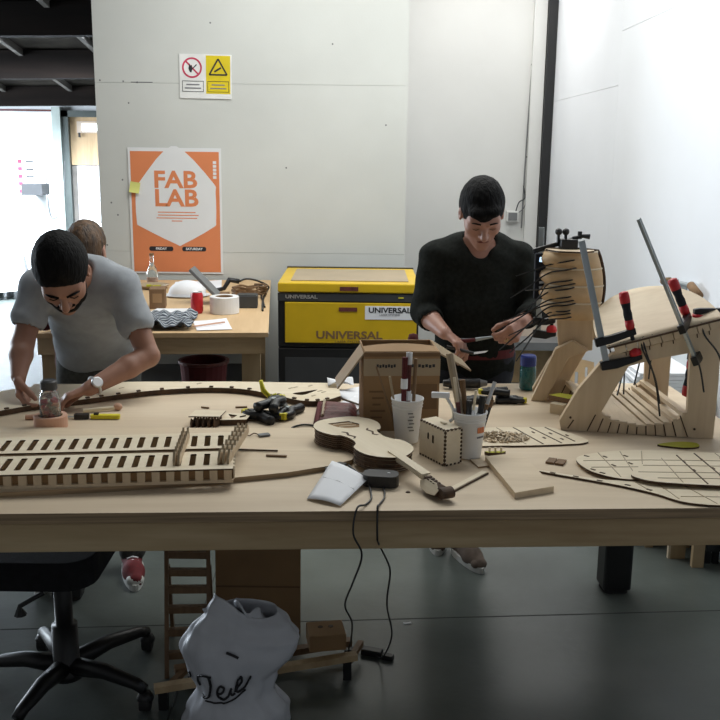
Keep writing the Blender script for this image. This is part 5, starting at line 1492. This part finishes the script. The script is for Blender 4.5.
o = thing('wooden_bead', 'small amber coloured wooden piece held in the fingers by the head rest', 'wooden piece', M=TL(*(wrr + V(hf2).normalized() * .085 + V(hn2).normalized() * .028)))
ob('piece', B().prism(rrect(.018, .034, .005, 2), -.005, .005, side=0), 'plytan', o, M=Matrix.Rotation(R(70), 4, 'X'))
ob('slot', B().box((0, -.0058, 0), (.004, .003, .018)), 'burnt', o)

# ------------------------------------------------ person in the pale grey shirt, bent over the bench
m2 = thing('person', 'person in a pale grey shirt bending over the bench with a wristwatch', 'person', (-1.09, 3.85, 0))
hp, P2, R2 = head_prims((-1.030, 3.275, 1.312), (.20, -.58, -.79), (.12, -.80, .59), 1.11)
s2r, e2r, w2r = V((-1.205, 3.54, 1.225)), V((-1.238, 3.43, 1.03)), V((-1.222, 3.325, .935))
s2l, e2l, w2l = V((-.890, 3.54, 1.225)), V((-.785, 3.46, .985)), V((-.955, 3.275, .905))
g1, n1_ = (.25, -.40, -.80), (.80, -.05, .10)
g2, n2_ = (-.88, -.38, -.28), (-.20, -.25, -.92)
torso = [('l', (-1.10, 3.90, .90), (-1.07, 3.78, 1.05), (1, 0, 0), (.140, .100), (.145, .100), .04), ('l', (-1.07, 3.78, 1.05), (-1.045, 3.585, 1.215), (1, 0, 0), (.145, .100), (.155, .100), .04), ('c', s2r, s2l, .052, .052, .04)]
legs2 = [('c', (-1.17, 3.92, .88), (-1.215, 3.84, .48), .078, .056, .04), ('c', (-1.215, 3.84, .48), (-1.25, 3.70, .09), .053, .040, .02), ('c', (-1.02, 3.92, .88), (-.98, 3.86, .48), .078, .056, .04), ('c', (-.98, 3.86, .48), (-.945, 3.745, .09), .053, .040, .02)]
body = torso + legs2 + [('c', (-1.045, 3.50, 1.27), P2(0, -.035, -.055), .062, .056, .03)] + hp + arm(s2r, e2r, w2r, 1.02) + arm(s2l, e2l, w2l, 1.04) \
    + hand_prims(w2r, g1, n1_, 1, (.55, .62, .66, .7), 1.0, thumb=(.8, .1, .55)) + hand_prims(w2l, g2, n2_, -1, (.40, .45, .5, .55), 1.0, thumb=(.7, .5, .3))
ob('body', sdf_mesh('body', body, .0048), 'skin', m2, world=True)
ob('hair', sdf_mesh('hair', hair_prims(P2, R2, 1.13, False), .005, wr=.001, wrs=(170, 60, 80)), 'hair', m2, world=True)
iv = MW[m2.name].inverted()
for sx in (-1, 1):
    ob('eyebrow', B().tube([P2(sx * .012, .099, .024), P2(sx * .032, .096, .031), P2(sx * .050, .083, .026)], [.005, .005, .003], 6), 'hair', m2, M=iv, smooth=True)
    ob('eyelid', B().tube([P2(sx * .019, .0885, .001), P2(sx * .031, .0905, -.003), P2(sx * .043, .0865, .001)], .0018, 5), 'hair', m2, M=iv)
E_ = lambda t, x, y, z, a, b_, d, k: (t, P2(x, y, z), (a * 1.17, b_ * 1.17, d * 1.17), R2, k)
ob('beard', sdf_mesh('beard', [E_('e', 0, .042, -.070, .047, .052, .050, .02), E_('e', -.05, .03, -.045, .016, .035, .045, .02), E_('e', .05, .03, -.045, .016, .035, .045, .02), ('c', P2(-.024, .092, -.043), P2(.024, .092, -.043), .006, .006, .008),
                               E_('-e', 0, .10, -.056, .020, .03, .011, .004), E_('-e', 0, .05, -.005, .05, .08, .038, .008)], .0045, wr=.0008, wrs=(180, 120, 150)), 'hair', m2, world=True)
ob('lips', B().tube([P2(-.020, .0895, -.057), P2(0, .094, -.0565), P2(.020, .0895, -.057)], [.002, .004, .002], 8), 'maroon', m2, M=iv, smooth=True)
me_r, me_l = s2r.lerp(e2r, .52), s2l.lerp(e2l, .50)
te = [('l', (-1.10, 3.885, .925), (-1.07, 3.78, 1.06), (1, 0, 0), (.168, .128), (.166, .122), .04), ('l', (-1.07, 3.78, 1.06), (-1.045, 3.585, 1.215), (1, 0, 0), (.166, .122), (.178, .118), .04), ('c', s2r + V((.012, 0, 0)), s2l + V((-.012, 0, 0)), .068, .068, .05),
      ('c', (-1.10, 3.57, 1.265), (-.99, 3.57, 1.265), .072, .072, .05), ('c', s2r, me_r, .068, .066, .03), ('c', s2l, me_l, .068, .068, .03),
      ('-c', me_r.lerp(e2r, .18), me_r.lerp(e2r, .7), .049, .05, .004), ('-c', me_l.lerp(e2l, .18), me_l.lerp(e2l, .7), .050, .05, .004),
      ('-c', (-1.042, 3.475, 1.31), P2(0, -.02, -.03), .064, .085, .01), ('-l', (-1.11, 3.93, .86), (-1.11, 3.95, .83), (1, 0, 0), (.20, .13), (.20, .13), .008)]
ob('t_shirt', sdf_mesh('t_shirt', te, .006, wr=.0052, wrs=(21, 17, 24)), 'tee', m2, world=True)
tj = [('l', (-1.10, 3.915, .84), (-1.095, 3.885, .935), (1, 0, 0), (.155, .118), (.150, .112), .03)] + [('c', V(a), V(b_), ra + .016, rb + .016, k) for (_, a, b_, ra, rb, k) in legs2]
ob('jeans', sdf_mesh('jeans', tj, .009, wr=.003, wrs=(24, 18, 26)), 'jeans', m2, world=True)
shoe(m2, (-.945, 3.73), (.28, -.96), ['redcanvas', 'sole', 'sole'], 1.0)
shoe(m2, (-1.255, 3.69), (-.05, -1), ['redcanvas', 'sole', 'sole'], 1.0)
# wristwatch on the left wrist
wd_ = (w2l - e2l).normalized(); wc = w2l - wd_ * .022
wx, wy, wz = fr(wd_)
wt = ob('watch_strap', B().tube([wc + (wx * math.cos(k * .2618) + wy * math.sin(k * .2618)) * .0315 for k in range(24)], .0055, 8, closed=True), 'alu', m2, M=iv, label='steel bracelet of a wristwatch')
fd = (V((.15, -.9, .35)) - wd_ * V((.15, -.9, .35)).dot(wd_)).normalized()
fm = axes(wc + fd * .033, fd, wd_)
ob('watch_case', B().lathe([(0, -.006), (.019, -.006), (.021, 0), (.019, .005), (.016, .0055)], n=24), 'alu', wt, M=MW[wt.name].inverted() @ fm, smooth=True)
ob('watch_dial', B().lathe([(0, .0056), (.0165, .0056), (.0165, .004), (0, .004)], n=24), 'paper', wt, M=MW[wt.name].inverted() @ fm)

# ------------------------------------------------ person seated at the rear bench, mostly hidden
st_ = thing('stool', 'low wooden stool at the front of the rear bench', 'stool', (-1.24, 4.255, 0))
ob('seat', B().lathe([(0, .44), (.135, .44), (.14, .45), (.14, .468), (.13, .475), (0, .475)], n=28), 'brownwood', st_)
for k in range(4):
    a = R(45 + 90 * k)
    ob('leg', B().cyl((.12 * math.cos(a), .10 * math.sin(a), 0), (.08 * math.cos(a), .07 * math.sin(a), .44), .014, .016, 10), 'brownwood', st_)
m3 = thing('person', 'person with brown hair seated at the rear bench in dark red top', 'person', (-1.24, 4.27, 0))
hp, P3, R3 = head_prims((-1.232, 4.30, 1.285), (.1, .95, -.25), (0, .25, .97), 1.0)
body = [('l', (-1.24, 4.27, .56), (-1.24, 4.27, .95), (1, 0, 0), (.14, .09), (.13, .09), .03), ('c', (-1.38, 4.28, 1.05), (-1.10, 4.28, 1.05), .05, .05, .04), ('c', (-1.235, 4.28, 1.08), P3(0, -.02, -.05), .052, .05, .02)] + hp
body += arm(V((-1.39, 4.28, 1.04)), V((-1.45, 4.33, .95)), V((-1.40, 4.56, .935)), .9) + arm(V((-1.09, 4.28, 1.04)), V((-1.06, 4.33, .95)), V((-1.10, 4.56, .935)), .9)
body += hand_prims((-1.40, 4.56, .935), (.1, 1, -.12), (0, -.1, -1), -1, (.3, .3, .3, .3), .92) + hand_prims((-1.10, 4.56, .935), (-.1, 1, -.12), (0, -.1, -1), 1, (.3, .3, .3, .3), .92)
l3 = [('c', (-1.31, 4.27, .56), (-1.33, 4.62, .54), .075, .058, .03), ('c', (-1.33, 4.62, .54), (-1.33, 4.66, .09), .055, .04, .02), ('c', (-1.17, 4.27, .56), (-1.14, 4.62, .54), .075, .058, .03), ('c', (-1.14, 4.62, .54), (-1.14, 4.66, .09), .055, .04, .02)]
ob('body', sdf_mesh('body', body + l3, .0075), 'skin2', m3, world=True)
ob('hair', sdf_mesh('hair', hair_prims(P3, R3, 1.02, False) + [('e', P3(0, -.05, -.03), (.072, .05, .085), R3, .02)], .006, wr=.002, wrs=(120, 50, 60)), 'hair2', m3, world=True)
ob('top', sdf_mesh('top', [('l', (-1.24, 4.27, .56), (-1.24, 4.27, .95), (1, 0, 0), (.155, .105), (.15, .105), .03), ('c', (-1.38, 4.28, 1.045), (-1.10, 4.28, 1.045), .064, .064, .05), ('c', (-1.39, 4.28, 1.04), (-1.45, 4.33, .96), .058, .05, .02), ('c', (-1.09, 4.28, 1.04), (-1.06, 4.33, .96), .058, .05, .02),
                            ('c', (-1.45, 4.33, .96), (-1.41, 4.50, .94), .048, .038, .01), ('c', (-1.06, 4.33, .96), (-1.09, 4.50, .94), .048, .038, .01)], .009, wr=.003), 'wine', m3, world=True)
ob('trousers', sdf_mesh('trousers', [('c', V(a), V(b_), ra + .013, rb + .014, k) for (_, a, b_, ra, rb, k) in l3] + [('l', (-1.24, 4.27, .55), (-1.24, 4.27, .62), (1, 0, 0), (.15, .10), (.15, .10), .03)], .010, wr=.002), 'denim', m3, world=True)
shoe(m3, (-1.33, 4.66), (0, 1), ['black', 'sole', 'black'], .9)
shoe(m3, (-1.14, 4.66), (0, 1), ['black', 'sole', 'black'], .9)

# ================================================================== UNDER THE BENCH
oc = thing('swivel_stool', 'black swivel stool with five star base on castors under the bench', 'stool', (-.935, 2.80, 0))
ob('seat', B().prism(rrect(.46, .44, .09, 5, -.075, .0), .465, .555, side=0), 'fabric_black', oc, bevel=.025)
ob('seat_pan', B().box((0, 0, .45), (.22, .18, .03)), 'black', oc)
ob('lever', B().tube([(-.04, -.06, .385), (-.10, -.10, .36), (-.10, -.10, .33)], [.008, .008, .02], 8), 'black', oc)
ob('column', B().lathe([(.028, .44), (.028, .25), (.040, .25), (.042, .10), (.050, .085), (.05, .065), (0, .065)], n=20), 'black', oc, smooth=True)
for i, (x, y) in enumerate(((-.285, .055), (-.075, -.25), (.27, -.085), (.195, .285), (-.17, .275))):
    ob('star_arm', B().tube([(0, 0, .105), (x * .5, y * .5, .108), (x * .9, y * .9, .085), (x, y, .070)], [.034, .026, .020, .018], 10), 'black', oc, smooth=True)
    c_ = ob('castor', B().cyl((x - .016, y, .030), (x + .016, y, .030), .029, n=16), 'rubber', oc)
    ob('castor_hood', B().lathe([(.0, .066), (.018, .062), (.027, .045), (.025, .035)], (x, y, 0), 14), 'black', c_, smooth=True)

ldr = thing('step_ladder', 'small brown step ladder leaning under the bench beside the cardboard', 'ladder', (-.60, 3.00, 0))
LB = [V((-.635, 2.90, .0)), V((-.495, 2.92, .0))]; LT_ = [V((-.665, 3.10, .365)), V((-.520, 3.10, .365))]
for k in range(2):
    ob('stile', B().beam(LB[k], LT_[k] + (LT_[k] - LB[k]) * .06, .014, .030), 'brownwood', ldr, world=True)
for t in (.18, .36, .54, .70, .84, .985):
    ob('rung', B().beam(LB[0].lerp(LT_[0], t), LB[1].lerp(LT_[1], t), .022, .024), 'brownwood', ldr, world=True)
for k in range(2):
    ob('back_leg', B().beam(LT_[k] + V((0, .02, -.06)), V((LT_[k].x - .005, 3.19, .0)), .012, .02), 'brownwood', ldr, world=True)
ob('top_loop', B().beam((-.595, 3.12, .37), (-.59, 3.14, .42), .022, .012), 'brownwood', ldr, world=True)

cs2 = thing('cardboard_sheet', 'brown cardboard sheet standing under the bench behind the plastic bag', 'cardboard', (-.362, 3.22, 0))
ob('sheet', B().box((0, .02, .33), (.31, .008, .66), Matrix.Rotation(R(-4), 3, 'X')), 'card', cs2)
ob('crease', B().box((0, .0035, .18), (.305, .002, .006), Matrix.Rotation(R(-4), 3, 'X')), 'carddark', cs2)

tl = thing('trestle_base', 'low wooden trestle base with black feet lying under the bench', 'trestle', (-.33, 2.80, 0))
ob('rail', B().beam((-.635, 2.713, .075), (.0, 2.93, .075), .030, .022), 'pinez', tl, world=True)
ob('rail', B().beam((-.60, 2.86, .055), (-.02, 3.06, .055), .030, .022), 'brownwood', tl, world=True)
for (x, y) in ((-.61, 2.727), (-.03, 2.915)):
    ob('foot', B().bb(x - .014, x + .014, y - .014, y + .014, 0, .063), 'black', tl, world=True)
    ob('cross_piece', B().beam((x, y, .055), (x + .045, y + .145, .052), .02, .018), 'brownwood', tl, world=True)
sbx = thing('small_block', 'small wooden block with two holes resting on the low trestle base', 'block', M=TL(-.105, 2.985, .087) @ RZ(10))
ob('block', B().box((0, 0, .030), (.125, .105, .058)), 'card', sbx, bevel=.003)
for x in (-.018, .018):
    ob('hole', B().cyl((x, .01, .058), (x, .01, .0605), .009, n=12), 'burnt', sbx)
pg_ = thing('plug_adapter', 'black plug adapter on the floor at the end of the leads', 'plug', (.055, 3.07, 0))
ob('body', B().box((0, 0, .012), (.075, .035, .022), -18), 'black', pg_, bevel=.004)
ob('plug', B().box((.055, -.03, .010), (.04, .026, .018), -18), 'black', pg_, bevel=.003)
ob('wall_socket_end', B().box((-.075, .01, .010), (.045, .022, .016), 8), 'black', pg_)

# carrier bag, crumpled and gathered at the neck
bg = thing('carrier_bag', 'crumpled white plastic carrier bag with dark script lettering', 'bag', (-.375, 2.655, 0))


def bagf(u, v):
    a = 2 * math.pi * u
    prof = [(.0, .165, .085), (.12, .155, .10), (.30, .115, .085), (.42, .130, .080), (.60, .155, .078), (.75, .140, .065), (.88, .10, .045), (1.0, .065, .030)]
    for (t0, w0, d0), (t1, w1, d1) in zip(prof, prof[1:]):
        if t0 <= v <= t1:
            k = (v - t0) / (t1 - t0); k = k * k * (3 - 2 * k); w = w0 + (w1 - w0) * k; d = d0 + (d1 - d0) * k
            break
    x, y = math.cos(a), math.sin(a)
    fold = 1 + .06 * math.sin(4 * a + 5 * v) * (.3 + v) + .03 * math.sin(9 * a - 9 * v) + .012 * math.sin(17 * a + 21 * v)
    sx = .07 * max(0, math.sin((v - .45) * 3.4)) * max(0, x) ** 2
    return ((w * fold) * x + sx + .012 * math.sin(9 * v), d * fold * y + .02 * v, .002 + .405 * v + .022 * math.sin(2 * a + .6) * v - .05 * max(0, x) * v * v)


ob('body', B().grid(bagf, 96, 56), 'bag', bg, smooth=True, solid=.0012)
ob('handle', B().grid(lambda u, v: (.02 + .085 * u + .02 * math.sin(5 * v), .02 - .03 * math.sin(3 * u), .30 + .10 * v - .03 * u + .012 * math.sin(9 * u)), 10, 8), 'bag', bg, smooth=True, solid=.0012)
ob('handle', B().grid(lambda u, v: (-.085 + .05 * u + .012 * math.sin(4 * v), .01, .30 + .075 * v + .02 * u), 8, 8), 'bag', bg, smooth=True, solid=.0012)


def onbag(x, z):
    """front of the bag at local x, z"""
    best = None
    for k in range(49, 96):
        for v in (z / .405,):
            p = bagf(k / 96, min(1, max(0, v)))
            e = abs(p[0] - x)
            if best is None or e < best[0]:
                best = (e, p[1])
    return V((x, best[1] - .006, z))


def stroke(pts, w):
    ob('lettering', B().tube([onbag(p.x, p.y) for p in smooth_path([(x * 1.15 + .01, z * 1.1 + .045, 0) for x, z in pts], 6)], w, 6), 'ink', bg)


stroke([(-.092, .098), (-.099, .112), (-.096, .130), (-.080, .138), (-.060, .136)], .0034)
stroke([(-.066, .136), (-.062, .110), (-.066, .080), (-.076, .066), (-.088, .066)], .0042)
stroke([(-.042, .088), (-.030, .096), (-.026, .108), (-.036, .112), (-.044, .096), (-.040, .080), (-.026, .078), (-.014, .088)], .0036)
stroke([(-.014, .088), (-.006, .110), (-.008, .100), (-.004, .092), (.004, .096)], .0034)
stroke([(.004, .100), (.010, .128), (.018, .138), (.020, .124), (.008, .108), (.010, .098), (.024, .104), (.034, .118)], .0036)
stroke([(.034, .118), (.042, .134), (.040, .126)], .003)
stroke([(-.078, .058), (-.040, .062), (.0, .080), (.030, .100)], .0026)
stroke([(-.124, .130), (-.120, .115), (-.128, .108)], .003)
stroke([(-.02, .205), (.0, .198), (.012, .192)], .004)

# things on the floor beyond the bench on the right
o = thing('wooden_stool', 'plain wooden stool with plank legs on the floor behind the bench', 'stool', (1.42, 3.92, 0))
ob('seat', B().bb(-.125, .085, -.10, .16, .42, .445), 'ply', o)
ob('leg', B().bb(-.045, .02, -.0, .02, 0, .42), 'pinez', o)
ob('leg', B().bb(.02, .07, -.09, -.065, 0, .42), 'pinez', o)
ob('leg', B().bb(-.12, -.085, .12, .14, 0, .42), 'pinez', o)
ob('leg', B().bb(.05, .08, .12, .14, 0, .42), 'pinez', o)
ob('leg_edge', B().bb(-.055, -.045, -.0, .02, 0, .42), 'ply', o)
for i, (x, y, w, d, rz, lb, m_) in enumerate(((.95, 4.11, .24, .09, 8, 'pale curved offcut lying on the floor left of the black post', 'pale_ply'), (1.305, 4.13, .085, .09, 0, 'small cream offcut lying on the floor beside the wooden stool', 'pale_ply'))):
    out = [(p.x, p.y) for p in smooth_path([(-w / 2, .02, 0), (-w * .2, -d * .5, 0), (w * .3, -d * .42, 0), (w / 2, 0, 0), (w * .2, d / 2, 0), (-w * .3, d / 2, 0)], 3, True)]
    ob('floor_offcut', B().prism(out, .001, .012), [m_, 'burnt'], M=TL(x, y, 0) @ RZ(rz), label=lb, cat='offcut', group='offcuts on the floor')
o = thing('black_crate', 'black crate on the floor against the right wall', 'crate', (1.54, 3.965, 0))
for (x0, x1, y0, y1) in ((-.03, .03, -.10, -.085), (-.03, .03, .085, .10), (-.03, -.018, -.085, .085), (.018, .03, -.085, .085)):
    ob('side', B().bb(x0, x1, y0, y1, .06, .26), 'black', o)
ob('base', B().bb(-.018, .018, -.085, .085, .06, .072), 'black', o)
for (x, y) in ((-.018, -.08), (.018, -.08), (-.018, .08), (.018, .08)):
    ob('foot', B().bb(x - .012, x + .012, y - .012, y + .012, 0, .06), 'rubber', o)
ob('floor_chip', B().box((.19, 3.30, .002), (.03, .012, .003), 10), 'paper', label='tiny white paper chip on the floor under the bench', cat='chip')
